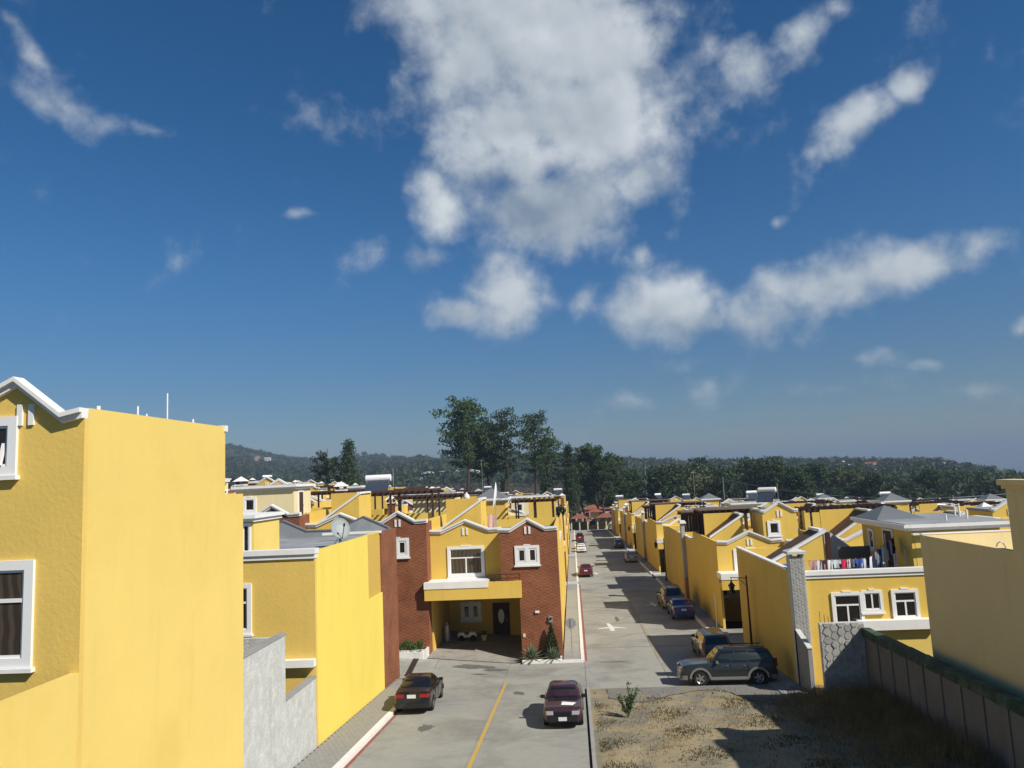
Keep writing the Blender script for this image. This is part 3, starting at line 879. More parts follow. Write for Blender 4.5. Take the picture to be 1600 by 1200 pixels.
# ---------------------------------------------------------------- the row house
HL = dict(zg=3.85, zb=5.0, w0=5.02, w1=6.95, zv=8.08, za=8.68, s0=5.75, s1=6.95)
HR = dict(zg=2.95, zb=4.0, w0=4.02, w1=5.55, zv=6.2, za=6.85, s0=4.4, s1=5.5)
WID, SPL, DEP = 8.25, 4.7, 12.0
def row_house(label, loc, H, tower=None, rz=0.0, group=None, kit='shed', near=True, side='right', tower_side=True, wall=None, garage=True, back_win=True):
    wall = wall or yellow
    tower = tower or wall
    t = thing('row_house', label, 'house', loc, rz, group)
    zg, zv, za = H['zg'], H['zv'], H['za']
    zr = zv - .75
    fy = 1.2
    m = MB()
    m.box(0, fy + .15, zg, WID, DEP, zr)                                    # upper floor
    m.box(0, fy - .3, -2, .16, DEP, zg)                                     # left party wall
    m.box(5.8, .001, -2, WID, DEP, zg)                                     # right ground floor
    m.box(.16, 7.0, -2, 5.8, DEP, zg)                                      # back of the garage
    m.box(0, fy + .15, zr, .15, DEP, zv - .1); m.box(WID - .15, fy + .3, zr, WID, DEP, zv - .1); m.box(.15, DEP - .15, zr, WID - .15, DEP, zv - .1)
    gp = gable_pts(0, SPL, zv, za, .66)
    gable_wall(m, gp, zg, fy, fy + .15)
    tw = gable_pts(SPL, WID, zv, za - .02, .62)
    if tower is wall:
        gable_wall(m, tw, zg, 0, .2); m.box(SPL, .2, zg, WID, fy + .15, zv - .2)
    else:
        m.box(SPL, .2, zg, WID, fy + .15, zv - .2)
    m.build('wall', wall, t)
    if tower is not wall:
        f = MB()
        gable_wall(f, tw, zg, -.03, .2)
        f.box(5.8, -.03, -2, WID, .0, zg)
        if tower_side: f.box(WID + .002, -.03, -2, WID + .05, 1.9, zv - .2)
        f.build('brick_facing', tower, t)
    cornice(t, gp, fy)
    cornice(t, [(SPL - .12, zv)] + tw[1:-1] + [(WID + .12, zv)], 0)
    vents(t, SPL / 2, zv - .42, fy); vents(t, (SPL + WID) / 2, zv - .42, -.03)
    r = MB(); r.box(.15, fy + .16, zr, WID - .15, DEP - .15, zr + .06); r.build('roof', roofgrey, t)
    b = MB()
    b.box(-.12, -.42, zg - .02, 5.95, .0 - .032, zg + .98)
    b.box(.0, -.032, zg - .02, SPL, fy, zg + .3)
    b.build('balcony', wall, t)
    b = MB(); b.box(-.14, -.46, zg + .68, 3.9, fy - .02, zg + 1.08); b.build('balcony_ledge', white, t)
    b = MB()
    for k in range(2): b.tube((3.9, -.3, zg + 1.18 + .24 * k), (5.9, -.3, zg + 1.18 + .24 * k), .03, 6)
    for x in (4.3, 5.1, 5.88): b.tube((x, -.3, zg + .95), (x, -.3, zg + 1.42), .025, 6)
    b.build('railing', iron, t)
    window(t, 1.15, H['w0'], 2.4, H['w1'] - H['w0'], fy, style='tall', pane=pane_c)
    window(t, 5.62, H['s0'], 1.55, H['s1'] - H['s0'], -.03, style='twin')
    if garage:
        door(t, 3.4, 0.1, 1.0, 2.2, 7.0, oval=True)
        window(t, 1.0, 1.2, 1.5, 1.3, 7.0, style='twin')
    if back_win:
        window(t, 3.2, H['w0'] - .2, 1.6, 1.5, DEP, rz=PI, style='pair')
        window(t, 7.0, H['w0'] - .2, 1.6, 1.5, DEP, rz=PI, style='tall')
    b = MB(); b.box(5.85, -.9, -.6, WID, -.75, .22); b.box(WID - .12, -.75, -.6, WID, -.04, .22); b.build('planter_kerb', kerbw, t)
    if kit == 'shed':
        shed(t, .55, 3.3, fy + 1.2, fy + 4.0, zr, 2.45, wall)
    elif kit == 'room':
        room(t, 3.9, 6.4, fy + 2.0, fy + 5.4, zr, 2.7, wall, 'gable')
        shed(t, .4, 2.9, fy + 4.2, fy + 6.6, zr, 2.2, wall)
    elif kit == 'pyramid':
        room(t, 5.2, 8.1, fy + 5.5, fy + 8.6, zr, 2.6, wall, 'pyramid')
        shed(t, .6, 3.2, fy + 1.6, fy + 4.2, zr, 2.3, wall)
    elif kit == 'cream':
        room(t, 2.0, 6.2, fy + 3.5, fy + 7.0, zr, 2.5, cream, 'flat')
    elif kit == 'double':
        room(t, .5, 3.0, fy + 3.0, fy + 6.2, zr, 2.5, wall, 'gable')
        room(t, 5.0, 7.4, fy + 6.0, fy + 9.0, zr, 2.3, cream, 'flat')
    return t
# ---------------------------------------------------------------- things that stand on roofs
def pergola_proto(label, loc, w_, d, h, group, covered=False):
    t = thing('pergola', label, 'pergola', loc, 0, group)
    for x in (.1, w_ / 2, w_ - .1):
        for y in (.1, d - .1):
            MB().box(x - .07, y - .07, -.1, x + .07, y + .07, h - .2).build('post', wood, t)
    for y in (.1, d - .1):
        MB().box(-.3, y - .08, h - .2, w_ + .3, y + .08, h).build('beam', wood, t)
    m = MB(); x = -.2
    while x < w_ + .25:
        m.box(x, -.45, h + .002, x + .09, d + .45, h + .16); x += .48
    o = m.build('rafters', wood, t); o['kind'] = 'stuff'
    if covered:
        MB().box(-.35, -.5, h + .162, w_ + .35, d + .5, h + .19).build('added_cover', slatm, t)  # sheet added so the pergola's shadow on the street falls solid
        m = MB()
        for k in range(9): m.box(.17 + (w_ / 2 - .34) * k / 9, d - .12, .1, .17 + (w_ / 2 - .34) * (k + .8) / 9, d - .08, h - .21)
        o = m.build('side_screen', wood, t); o['kind'] = 'stuff'
    return t
def heater_proto(label, loc, group):
    t = thing('solar_heater', label, 'solar heater', loc, 0, group)
    m = MB(); m.lathe([(0, -.95), (.22, -.95), (.27, -.9), (.27, .9), (.22, .95), (0, .95)], (0, .62, 1.32), 16, 'X'); m.build('tank', tankwhite, t, smooth=False)
    m = MB()
    m.extr([(-.85, -.75, .12), (.85, -.75, .12), (.85, .45, 1.12), (-.85, .45, 1.12)], (0, .05, -.07)); m.build('collector', panelm, t)
    m = MB()
    for x in (-.8, .8):
        m.tube((x, -.75, 0), (x, .45, 1.1), .025, 6); m.tube((x, .7, 0), (x, .6, 1.1), .025, 6); m.tube((x, -.75, .03), (x, .7, .03), .02, 6)
    m.build('stand', galv, t)
    m = MB(); m.tube((.95, .62, 1.32), (1.1, .62, 1.32), .03, 6); m.tube((1.1, .62, 0), (1.1, .62, 2.0), .025, 6); m.build('pipe', galv, t)
    return t
def chimney_proto(label, loc, group, m_=None):
    t = thing('roof_chimney', label, 'chimney', loc, 0, group)
    MB().box(-.3, -.3, -1.2, .3, .3, 1.1).build('shaft', m_ or brick, t)
    m = MB(); m.box(-.4, -.4, 1.1, .4, .4, 1.2); m.build('rim', white, t)
    for sx in (-1, 1):
        m = MB(); m.box(sx * .3 - .04, -.3, 1.2, sx * .3 + .04, .3, 1.45); m.build('cheek', m_ or brick, t)
    m = MB(); b = [(-.5, -.5, 1.45), (.5, -.5, 1.45), (.5, .5, 1.45), (-.5, .5, 1.45)]
    m.poly(b[::-1])
    for i in range(4): m.poly((b[i], b[(i + 1) % 4], (0, 0, 1.85)))
    m.build('cap', white, t)
    return t
def tank_proto(label, loc, group):
    t = thing('water_tank', label, 'water tank', loc, 0, group)
    m = MB(); m.lathe([(0, 0), (.42, 0), (.45, .05), (.45, .8), (.40, .95), (.16, 1.08), (.16, 1.15), (0, 1.16)], n=14); m.build('tank_body', tankwhite, t)
    MB().lathe([(.17, 1.16), (.17, 1.22), (0, 1.24)], n=10).build('lid', black, t)
    return t
def antenna_proto(label, loc, group, h=3.2):
    t = thing('roof_antenna', label, 'antenna', loc, 0, group)
    MB().tube((0, 0, 0), (0, 0, h), .022, 6).build('mast', galv, t)
    m = MB()
    for k in range(4): m.tube((-.35 + .05 * k, -.4 + .25 * k, h - .1), (.35 - .05 * k, -.4 + .25 * k, h - .1), .012, 5)
    m.tube((0, -.45, h - .1), (0, .45, h - .1), .014, 5)
    m.build('elements', galv, t)
    return t
def dish_proto(label, loc, rz, group=None, k=1.0, tilt=35):
    t = thing('satellite_dish', label, 'satellite dish', loc, rz, group)
    m = MB(); n = 20; rings = [(0, 0), (.25, .02), (.5, .075), (.62, .12)]
    T = Matrix.Rotation(math.radians(90 - tilt), 3, 'X')
    pv_ = []
    for r, d in rings:
        pv_.append([Vector((r * k * math.cos(a) * 1.0, r * k * 1.12 * math.sin(a), d * k)) for a in [2 * PI * i / n for i in range(n)]])
    off = Vector((0, 0, 1.15 * k))
    def P(v): return tuple(T @ v + off)
    for a in range(len(rings) - 1):
        for i in range(n):
            j = (i + 1) % n
            m.poly([P(pv_[a][i]), P(pv_[a][j]), P(pv_[a + 1][j]), P(pv_[a + 1][i])])
            m.poly([P(pv_[a][i] - Vector((0, 0, .02))), P(pv_[a + 1][i] - Vector((0, 0, .02))), P(pv_[a + 1][j] - Vector((0, 0, .02))), P(pv_[a][j] - Vector((0, 0, .02)))])
    m.build('reflector', dish_m, t)
    m = MB(); f = P(Vector((0, -.1, .72 * k))); m.tube(P(Vector((0, -.68 * k, .1))), f, .018, 6); m.tube(P(Vector((0, -.68 * k, .1))), (0, 0, .75 * k), .018, 6); m.build('arm', black, t)
    m = MB(); fv = Vector(f); m.tube(f, fv + Vector((0, -.05, .12)), .05, 8); m.build('receiver', black, t)
    m = MB(); m.tube((0, .05, -.05), (0, .02, 1.05 * k), .035, 8); m.tube((.3, .35, 0), (0, .03, .7 * k), .015, 6); m.tube((-.3, .35, 0), (0, .03, .7 * k), .015, 6); m.build('mast', iron, t)
    return t
# ================================================================ houses close to the camera
def Lx(*a): return a
# ---- tall yellow house at the left edge (its street wall runs along x = -10.4)
t = thing('house', 'tall pale yellow house at the left edge with blank street wall', 'house', (-10.4, 15.54, 0))
m = MB()
m.box(-.2, .14, -1, 0, 6.7, 12.94); m.box(-7, .14, -1, -.2, 6.5, 12.5)
m.build('side_wall', yellow_pale, t)
MB().box(-.3, 6.7, -1, 0, 7.95, 10.9).build('side_wall', yellow_pale, t)
g = [(-6.6, 13.3), (-3.4, 12.78), (-1.5 - .02, 13.68), (-.45, 12.84), (.0, 12.9)]
m = MB(); gable_wall(m, g, -1, 0, .139, .2); m.build('front_wall', rough_y, t)
cornice(t, g[:-1] + [(.0, 12.93)], 0, .20, .22, .13)
vents(t, -1.33, 12.62, 0)
o = window(t, -4.6, 11.55, 3.1, 1.28, 0, style='pair', ear=False, wd=.2)
# the top-hung light stands open
q = MB(); q.ring(0, 0, .95, .82, .07, -.03, .03); q.box(.07, -.01, .07, .88, .01, .75, 1)
ol = q.build('open_light', [frame, pane_d], t, (-2.75, -.10, 11.78)); ol.rotation_euler = (math.radians(-14), 0, 0)
window(t, -4.3, 7.55, 3.28, 2.2, 0, style='tall', pane=pane_c, wd=.2)
MB().box(-.2, -9, -1, 0, -.001, 7.40).build('yard_wall', yellow_pale, t)
r = MB(); r.box(-7, .3, 12.5, -.2, 6.5, 12.56); r.build('roof', roofgrey, t)
m = MB(); m.box(-.24, 6.62, 12.80, .05, 6.78, 12.98); m.build('cornice_end', white, t)
for y, h, rr in ((1.0, .28, .05), (2.6, .42, .025), (3.0, .26, .025), (4.0, .9, .02), (5.4, .3, .03)):
    MB().tube((-.35, y, 12.4), (-.35, y, 12.8 + h), rr, 8).build('vent_pipe', tankwhite, t)

# ---- low yellow house beyond it, its street wall ends in red brick
t = thing('house', 'yellow house with white edged flat roof and red brick end wall beside the left pavement', 'house', (-10.4, 30.15, 0))
m = MB()
m.box(-7.4, .2, -1, -.0, 7.95, 8.0)
m.box(-.18, .2, 8.0, 0, 7.95, 8.45)
m.box(-7.4, 7.95, -1, 0, 10.70, 5.25)
m.box(-7.4, 7.95, 5.25, -.11, 10.70, 8.0); m.box(-.25, 7.95, 8.0, -.11, 10.70, 8.45)
m.box(-7.4, 10.75, -1, -.2, 14.2, 8.0)
m.build('wall', lemon, t)
m = MB(); m.box(-.2, 10.701, -1, 0, 14.2, 8.42); m.build('brick_end_wall', brick, t)
MB().box(-.109, 7.97, 5.27, -.085, 10.68, 8.44).build('recessed_panel', mat('darker yellow stucco', (.58, .385, .085), .85, .25, .05, .6, .3, 14), t)  # panel in a darker yellow than the wall around it
m = MB(); m.box(-7.4, 0, -1, 0, .199, 8.2); m.build('front_wall', rough_y, t)
m = MB(); m.box(-7.5, -.14, 8.36, .06, .34, 8.56); m.box(-7.5, -.07, 8.18, .03, .3, 8.36); m.build('cornice', white, t)
MB().box(-3.2, 10.5, 8.38, .02, 10.72, 8.5).build('parapet_cap', white, t)
m = MB(); m.box(-7.4, -.28, 4.03, .0, -.001, 4.31); m.build('ledge', white, t)
window(t, -5.0, 5.33, 2.4, 1.95, 0, style='tall', pane=pane_d)
r = MB(); r.box(-7.4, .35, 8.0, -.19, 14.1, 8.06); r.build('roof', roofgrey, t)
# the backs of the gabled parapets on its far front, in bare grey
m = MB()
m.xz([(-8.2, 7.5), (-.02, 7.5), (-.02, 8.42), (-.4, 8.42), (-1.9, 9.12), (-3.5, 8.42), (-5.3, 8.42), (-6.73, 9.08), (-7.9, 8.6), (-8.2, 8.6)], 14.02, 14.2)
m.build('parapet_back', roofgrey, t)
m = MB()
for (xa, za), (xb, zb) in (((-.4, 8.42), (-1.9, 9.12)), ((-1.9, 9.12), (-3.5, 8.42)), ((-3.5, 8.42), (-5.3, 8.42)), ((-5.3, 8.42), (-6.73, 9.08)), ((-6.73, 9.08), (-7.9, 8.6))):
    m.extr([(xa, 13.98, za), (xb, 13.98, zb), (xb, 13.98, zb + .07), (xa, 13.98, za + .07)], (0, .3, 0))
o = m.build('parapet_cap', metalroof, t)
m = MB(); m.box(-6.9, 3.0, 8.06, -3.8, 6.0, 9.75); m.box(-4.95, 2.95, 8.06, -4.5, 3.0, 9.6, 1); m.build('room_wall', [yellow_pale, taupe], t)
m = MB(); m.box(-7.1, 2.7, 9.75, -3.6, 6.2, 9.9); m.box(-7.0, 2.8, 9.6, -3.7, 6.1, 9.75); m.build('room_cornice', white, t)
window(t, -4.36, 8.2, .45, 1.35, 3.0, style='single', ear=False, wd=.09)
rawgrey = mat('rough grey render', (.50, .51, .48), .92, .2, .12, 2.2, .9, 11, streak=.22, col2=(.58, .59, .56), c2scale=3.0, bdist=.03)
# concrete yard walls between the two houses
t = thing('yard_wall', 'taller rough grey concrete wall by the tall yellow house', 'wall', (-10.4, 23.49, 0))
m = MB(); m.box(-.2, .0, -1, 0, 3.45, 5.86); m.box(-4, 3.25, -1, -.2, 3.45, 5.80); m.build('wall_face', rawgrey, t, bevel=.01)
MB().box(-.24, -.01, 5.861, .03, 3.5, 5.93).build('coping', concrete, t)
t = thing('yard_wall', 'lower smooth grey concrete wall next to the left pavement', 'wall', (-10.4, 26.96, 0))
MB().box(-.22, .0, -1, -.02, 3.18, 3.60).build('wall_face', rawgrey, t, bevel=.01)
MB().box(-.25, .0, 3.601, .02, 3.18, 3.66).build('coping', concrete, t)
dish_proto('grey satellite dish on the roof edge of the white edged yellow house', (-11.35, 36.6, 8.03), math.radians(38), None, .78, 25)

# ---- R1: back of the corner house behind the vacant lot
Y1, Y2 = 39.3, 51.3
t = thing('house', 'yellow house behind the vacant lot with laundry on its roof terrace', 'house', (10.5, Y1, 0))
m = MB()
m.box(.72, 0, -1.5, 6.7, .2, 5.5)
m.box(0, .25, -1.5, .2, 12, 5.78)
m.box(.2, .2, -1.5, 6.7, 11.8, 5.0)
m.box(.2, 11.8, -1.5, 6.7, 12, 5.7)
m.build('wall', yellow, t)
r = MB(); r.box(.2, .2, 5.0, 6.7, 11.8, 5.05); r.build('roof_terrace', roofgrey, t)
m = MB(); m.box(.74, -.12, 5.52, 6.72, .3, 5.72); m.box(.74, -.06, 5.36, 6.72, .0, 5.52); m.build('cornice', white, t)
m = MB(); m.box(-.03, .3, 5.78, .23, 12, 5.86); m.build('coping', white, t)
window(t, 1.92, 3.05, 1.5, 1.6, 0, style='tall', proud=.08, wd=.15)
window(t, 3.36, 3.66, 1.0, 1.04, 0, style='pair', proud=.075, wd=.13)
window(t, 4.78, 3.25, 1.28, 1.45, 0, style='tall', proud=.08, wd=.15)
m = MB(); m.box(3.0, -.45, 2.87, 6.7, -.001, 3.32); m.build('ledge', white, t)
m = MB(); m.box(3.3, -.12, -1, 6.7, -.002, 2.869); m.build('lower_wall', yellow_pale, t)
# the stone clad chimney of the barbecue at the corner
m = MB(); m.box(.0, -.35, -1.2, .70, .24, 6.45); m.build('chimney_core', mortar, t)
sm = MB()
def hexes(emit, w_, h_, r_, seed, gap=.022, clip=None):
    """irregular honeycomb of cut stones filling a w x h rectangle; emit(list of (u, v), k)"""
    q = random.Random(seed); dx = r_ * 1.5; dy = r_ * math.sqrt(3); k = 0
    jit = {}
    def J(a, b):
        key = (round(a, 2), round(b, 2))
        if key not in jit: jit[key] = (q.uniform(-.16, .16) * r_, q.uniform(-.16, .16) * r_)
        return jit[key]
    for i in range(-1, int(w_ / dx) + 2):
        for j in range(-1, int(h_ / dy) + 2):
            cx, cy = i * dx, j * dy + (dy / 2 if i % 2 else 0)
            P = []
            for a in range(6):
                px, py = cx + r_ * math.cos(a * PI / 3), cy + r_ * math.sin(a * PI / 3)
                jx, jy = J(px, py)
                P.append((px + jx, py + jy))
            mx = sum(p[0] for p in P) / 6; my = sum(p[1] for p in P) / 6
            P = [(mx + (p[0] - mx) * (1 - gap / r_), my + (p[1] - my) * (1 - gap / r_)) for p in P]
            for ax_, lo, hi in ((0, .01, w_ - .01), (1, .01, h_ - .01)):
                for bound, sgn in ((lo, 1), (hi, -1)):
                    R = []
                    for n_ in range(len(P)):
                        A, B = P[n_], P[(n_ + 1) % len(P)]
                        ia, ib = sgn * (A[ax_] - bound) >= 0, sgn * (B[ax_] - bound) >= 0
                        if ia: R.append(A)
                        if ia != ib:
                            f = (bound - A[ax_]) / (B[ax_] - A[ax_]); R.append((A[0] + f * (B[0] - A[0]), A[1] + f * (B[1] - A[1])))
                    P = R
                    if not P: break
                if not P: break
            if len(P) < 3: continue
            ar = abs(sum(P[n_][0] * P[(n_ + 1) % len(P)][1] - P[(n_ + 1) % len(P)][0] * P[n_][1] for n_ in range(len(P)))) / 2
            if ar < .25 * r_ * r_: continue
            emit(P, k); k += 1
hexes(lambda P, k: sm.extr([(u, -.351, v) for u, v in P], (0, -.012 - .005 * (k % 3), 0)), .70, 6.4, .10, 4, .014)
o = sm.build('cladding_stones', stonegrey, t); o['kind'] = 'stuff'
m = MB(); m.box(-.12, -.5, 6.62, .82, .38, 6.74)
for x in (.03, .54): m.box(x, -.3, 6.45, x + .14, .2, 6.62)
c4 = [(-.12, -.5, 6.741), (.82, -.5, 6.741), (.82, .38, 6.741), (-.12, .38, 6.741)]
for i in range(4): m.poly((c4[i], c4[(i + 1) % 4], (.35, -.06, 6.92)))
m.build('chimney_cap', mortar, t)
# stair head with brown sloping roof
shed(t, .35, 3.25, 4.4, 6.6, 5.05, 2.15, yellow, back=False)
m = MB(); m.xz([(3.3, 5.05), (6.2, 5.05), (6.2, 5.9), (4.7, 7.1), (3.3, 6.5)], 9.0, 9.15); m.build('grey_gable', mat('pale grey render', (.50, .52, .53), .9, .2, .05, 1), t)
m = MB(); m.box(3.32, 4.3, 5.05, 3.56, 4.5, 7.2); m.build('brown_post', iron, t)
m = MB(); m.box(4.6, 6.4, 5.05, 6.4, 6.6, 6.15); m.build('grey_screen', mat('dark grey screen', (.11, .115, .125), .7, .3), t)
m = MB(); m.box(.3, 1.2, 5.05, 1.0, 2.2, 5.85); m.build('blue_cover', mat('blue plastic sheet', (.03, .10, .28), .5, .4, .2, 6), t)

# ---- R0: the big shaded house at the right edge, and its neighbour's terrace room
t = thing('house', 'tall beige house at the right edge whose blank wall faces the lot in shade', 'house', (14.1, 26.05, 0))
m = MB()
m.box(0, 0, -1.5, .2, 6.62, 7.90)
m.box(0, -2.1, -1.5, .2, -.001, 10.02); m.box(.2, -2.1, -1.5, 8, -.2, 9.8)
m.box(0, -18, -1.5, 8, -2.101, 10.95)
m.box(.2, .0, -1.5, 8, 6.62, 6.6)
m.build('wall', beige, t)
m = MB(); m.box(.2, 6.42, 6.6, 7.5, 6.619, 7.92); m.build('terrace_wall', cream, t)
m = MB(); m.box(-.2, -2.1, 10.02, .3, .12, 10.2); m.box(-.1, -2.1, 9.9, .25, .06, 10.02); m.build('cornice', beige, t)
MB().box(-.0, 6.4, 7.925, 7.5, 6.65, 7.97).build('coping', white, t)
m = MB()
for i in range(6):
    a, b = PI * i / 6, PI * (i + 1) / 6
    m.tube((2.9 + .2 * math.cos(a), 6.2, 7.15 + .4 * math.sin(a)), (2.9 + .2 * math.cos(b), 6.2, 7.15 + .4 * math.sin(b)), .03, 6)
m.build('bent_pipe', galv, t)
t = thing('house', 'yellow rooftop house with grey pyramid roof light above the laundry terrace', 'house', (17.22, 40.9, 0))
m = MB(); m.box(0, 0, -1.5, 7.8, 9.6, 5.0); m.box(0, 0, 5.0, .16, 6.6, 7.4); m.box(.16, 0, 5.0, 4.4, .16, 7.4); m.box(0.16, 6.44, 5, 4.4, 6.6, 7.4); m.box(4.24, .16, 5.0, 4.4, 6.44, 7.4)
m.build('wall', [yellow], t)
m = MB(); m.box(.165, -.012, 5.0, 4.38, -.001, 7.35); m.build('painted_lit_front', yellow_pale, t)  # paler yellow over the front wall: sunlight put into its colour
r = MB(); r.box(-.5, -.5, 7.52, 4.9, 7.0, 7.68); r.box(-.35, -.35, 7.36, 4.75, 6.9, 7.52); r.box(-.2, -.75, 7.18, 4.9, -.5, 7.26); r.build('eaves', white, t)
r = MB(); r.box(-.4, -.4, 7.68, 4.8, 6.9, 7.72); r.build('roof', roofgrey, t)
p = MB(); a = [(-.4, 3.2, 7.722), (2.3, 3.2, 7.722), (2.3, 6.6, 7.722), (-.4, 6.6, 7.722)]
for i in range(4): p.poly((a[i], a[(i + 1) % 4], (.75, 4.9, 8.42)))
p.build('pyramid_roof', metalroof, t)
o = door(t, 0, 5.05, 1.1, 2.1, 3.4, rz=-PI / 2)
window(t, -.0, 5.9, .75, 1.2, 5.6, rz=-PI / 2, style='single', ear=False, wd=.1)
for x, y, h in ((3.6, 1.5, .5), (4.2, 3.5, .7), (2.2, .8, .3), (4.3, 4.2, .6)):
    MB().tube((x, y, 7.7), (x, y, 7.72 + h), .05, 8).build('vent_pipe', tankwhite, t)
m = MB(); m.tube((-.25, .35, 5.05), (-.25, .35, 6.4), .04, 8); m.tube((-.6, .6, 5.05), (-.6, .6, 6.3), .03, 8); m.build('downpipe', galv, t)

# ---- walls round the lot
t = thing('fence', 'grey precast panel fence with mossy green coping along the vacant lot', 'fence', (13.2, 37.3, 0))
y = 37.28; k = 0
while y > 6:
    L = 1.45
    z1 = 2.98 + .05 * (37.3 - y) / 1.45 * .62
    zg = G(y)
    b = MB(); b.box(-.05, y - 37.3 - L + .06, zg - .4, .05, y - 37.3 - .06, z1); b.build('panel', fencegrey, t)
    b = MB(); b.box(-.10, y - 37.3 - .055, zg - .4, .08, y - 37.3 + .055, z1 + .02); b.build('fence_post', fencegrey, t)
    b = MB(); q = random.Random(k)
    b.extr([(-.20, y - 37.3 - L + .01, z1 + .001 + .0 * k), (.2, y - 37.3 - L + .01, z1 + .001), (.2, y - 37.3 - L + .01, z1 + .36), (-.2, y - 37.3 - L + .01, z1 + .36 + q.uniform(-.03, .03))], (0, L - .02, 0)); b.build('coping', greencap, t)
    y -= L; k += 1
t = thing('stone_wall', 'wall of pale jointed grey stones at the back of the vacant lot', 'wall', (11.15, 37.3, 0))
MB().box(0, .0, -.5, 2.0, .2, 3.6).build('wall_core', mortar, t)
hexes(lambda P, k: MB().extr([(u, -.001, v + .1) for u, v in P], (0, -.03 - .012 * (k % 4), 0)).build('stone', stonegrey, t), 2.0, 3.5, .21, 8, .028)
m = MB()
for x, h in ((.08, .55), (.28, .35), (.45, .3), (.62, .22)): m.tube((x, .1, 3.55), (x, .1, 3.6 + h), .012, 5)
m.build('rebar', iron, t)
t = thing('yard_wall', 'short plain grey wall with sloping top between lot and yellow corner house', 'wall', (10.5, 37.2, 0))
MB().yz([(0, -1), (2.0, -1), (2.0, 3.05), (0, 2.5)], 0, .18).build('wall_face', concrete, t)
MB().yz([(-.03, 2.501), (1.99, 3.051), (1.99, 3.10), (-.03, 2.55)], -.03, .21).build('coping', mortar, t)

# ================================================================ the estate
ORD = ['first', 'second', 'third', 'fourth', 'fifth', 'sixth', 'seventh', 'eighth', 'ninth', 'tenth', 'eleventh', 'twelfth']
GH = 'row houses of the yellow estate'
protos = {}
def place(key, label, loc, rz, maker):
    """first use builds the house, later uses copy it with its parts"""
    if key not in protos:
        protos[key] = maker(label, loc, rz)
        return protos[key]
    return dup(protos[key], loc, rz, label, GH)
HOUSES = []     # (x of left side, y of back or front, roof height, which)
kitsL = ['shed', 'room', 'shed', 'cream', 'double']
rowsL = [48.2, 87.7, 127.2, 166.7]
cntL = [5, 6, 8, 9]
KITN = {'shed': 'a sloping stair roof', 'room': 'a gabled rooftop room', 'pyramid': 'a grey pyramid roof', 'cream': 'a cream rooftop room', 'double': 'two rooftop rooms'}
ROWN = ['nearest', 'second', 'third', 'farthest']
for k, y0 in enumerate(rowsL):
    for i in range(cntL[k]):
        x0 = -9.4 - WID * i
        bz = -.2 + .78 * i + (G(y0) - G(48.2))
        kit = kitsL[(i * 2 + k * 3) % 5] if not (k == 0 and i == 0) else 'shed'
        if k == 0 and i == 1: kit = 'shed'
        if k == 0 and i == 2: kit = 'cream'
        lab = f'{ORD[i]} brick gabled yellow house from the street in the {ROWN[k]} front row, left'
        if k == 0 and i == 0: lab = 'yellow house with red brick tower, balcony and open garage on the street corner'
        full = (k == 0)
        place(('L', kit, full), lab, (x0, y0, bz), 0, lambda l, c, r, kit=kit: row_house(l, c, HL, brick, r, GH, kit))
        HOUSES.append((x0, y0, bz, HL, 0, 'L', k, i, kit))
        # its back to back partner faces the next side street
        yb_ = y0 + 34.0
        bz2 = bz + (G(yb_) - G(y0)) * .8
        kit2 = kitsL[(i * 3 + k * 2 + 1) % 5]
        if k == 0 and i == 0: kit2 = 'pyramid'
        if k == 0 and i == 1: kit2 = 'cream'
        if k == 0 and i == 3: kit2 = 'room'
        lab = f'{ORD[i]} yellow house from the street, seen from behind, {ROWN[k]} back row, left'
        place(('LB', kit2), lab, (x0 + WID, yb_, bz2), PI, lambda l, c, r, kit=kit2: row_house(l, c, HL, None, r, GH, kit, garage=False))
        HOUSES.append((x0 + WID, yb_, bz2, HL, PI, 'L', k, i, kit2))
rowsR = [55.4, 95.2, 134.7, 174.2]
cntR = [5, 7, 9, 10]
for k, y0 in enumerate(rowsR):
    for i in range(cntR[k]):
        x0 = 10.2 + WID * i
        bz = G(y0) - .02 - .38 * max(0, i - .5) * (1 if i else 0)
        kit = ['shed', 'room', 'double', 'cream', 'shed', 'pyramid'][(i + 2 * k) % 6] if k else ['shed', 'shed', 'room', 'cream', 'room'][i]
        if k == 0 and i == 0: kit = 'room'
        if i == 0 and k: kit = 'shed'
        lab = f'{ORD[i]} yellow gabled house from the street in the {ROWN[k]} front row, right'
        place(('R', kit), lab, (x0, y0, bz), 0, lambda l, c, r, kit=kit: row_house(l, c, HR, None, r, GH, kit))
        HOUSES.append((x0, y0, bz, HR, 0, 'R', k, i, kit))
        yb_ = y0 + 33.6
        bz2 = G(yb_) - .02 - .38 * max(0, i - .5) * (1 if i else 0)
        kit2 = ['cream', 'shed', 'room', 'double', 'shed'][(i * 2 + k) % 5]
        lab = f'{ORD[i]} yellow house from the street, seen from behind, {ROWN[k]} back row, right'
        place(('RB', kit2), lab, (x0 + WID, yb_, bz2), PI, lambda l, c, r, kit=kit2: row_house(l, c, HR, None, r, GH, kit, garage=False))
        HOUSES.append((x0 + WID, yb_, bz2, HR, PI, 'R', k, i, kit2))
# neighbours of the corner house, in the row behind the lot
for i in range(1, 4):
    lab = f'yellow house seen from behind, {ORD[i]} house to the right of the laundry terrace'
    place(('RB', 'cream' if i == 2 else 'shed'), lab, (10.5 + WID * (i + 1) + .6, 51.3, -.3 - .35 * i), PI, None)
    HOUSES.append((10.5 + WID * (i + 1) + .6, 51.3, -.3 - .35 * i, HR, PI, 'R', 0, i, 'x'))
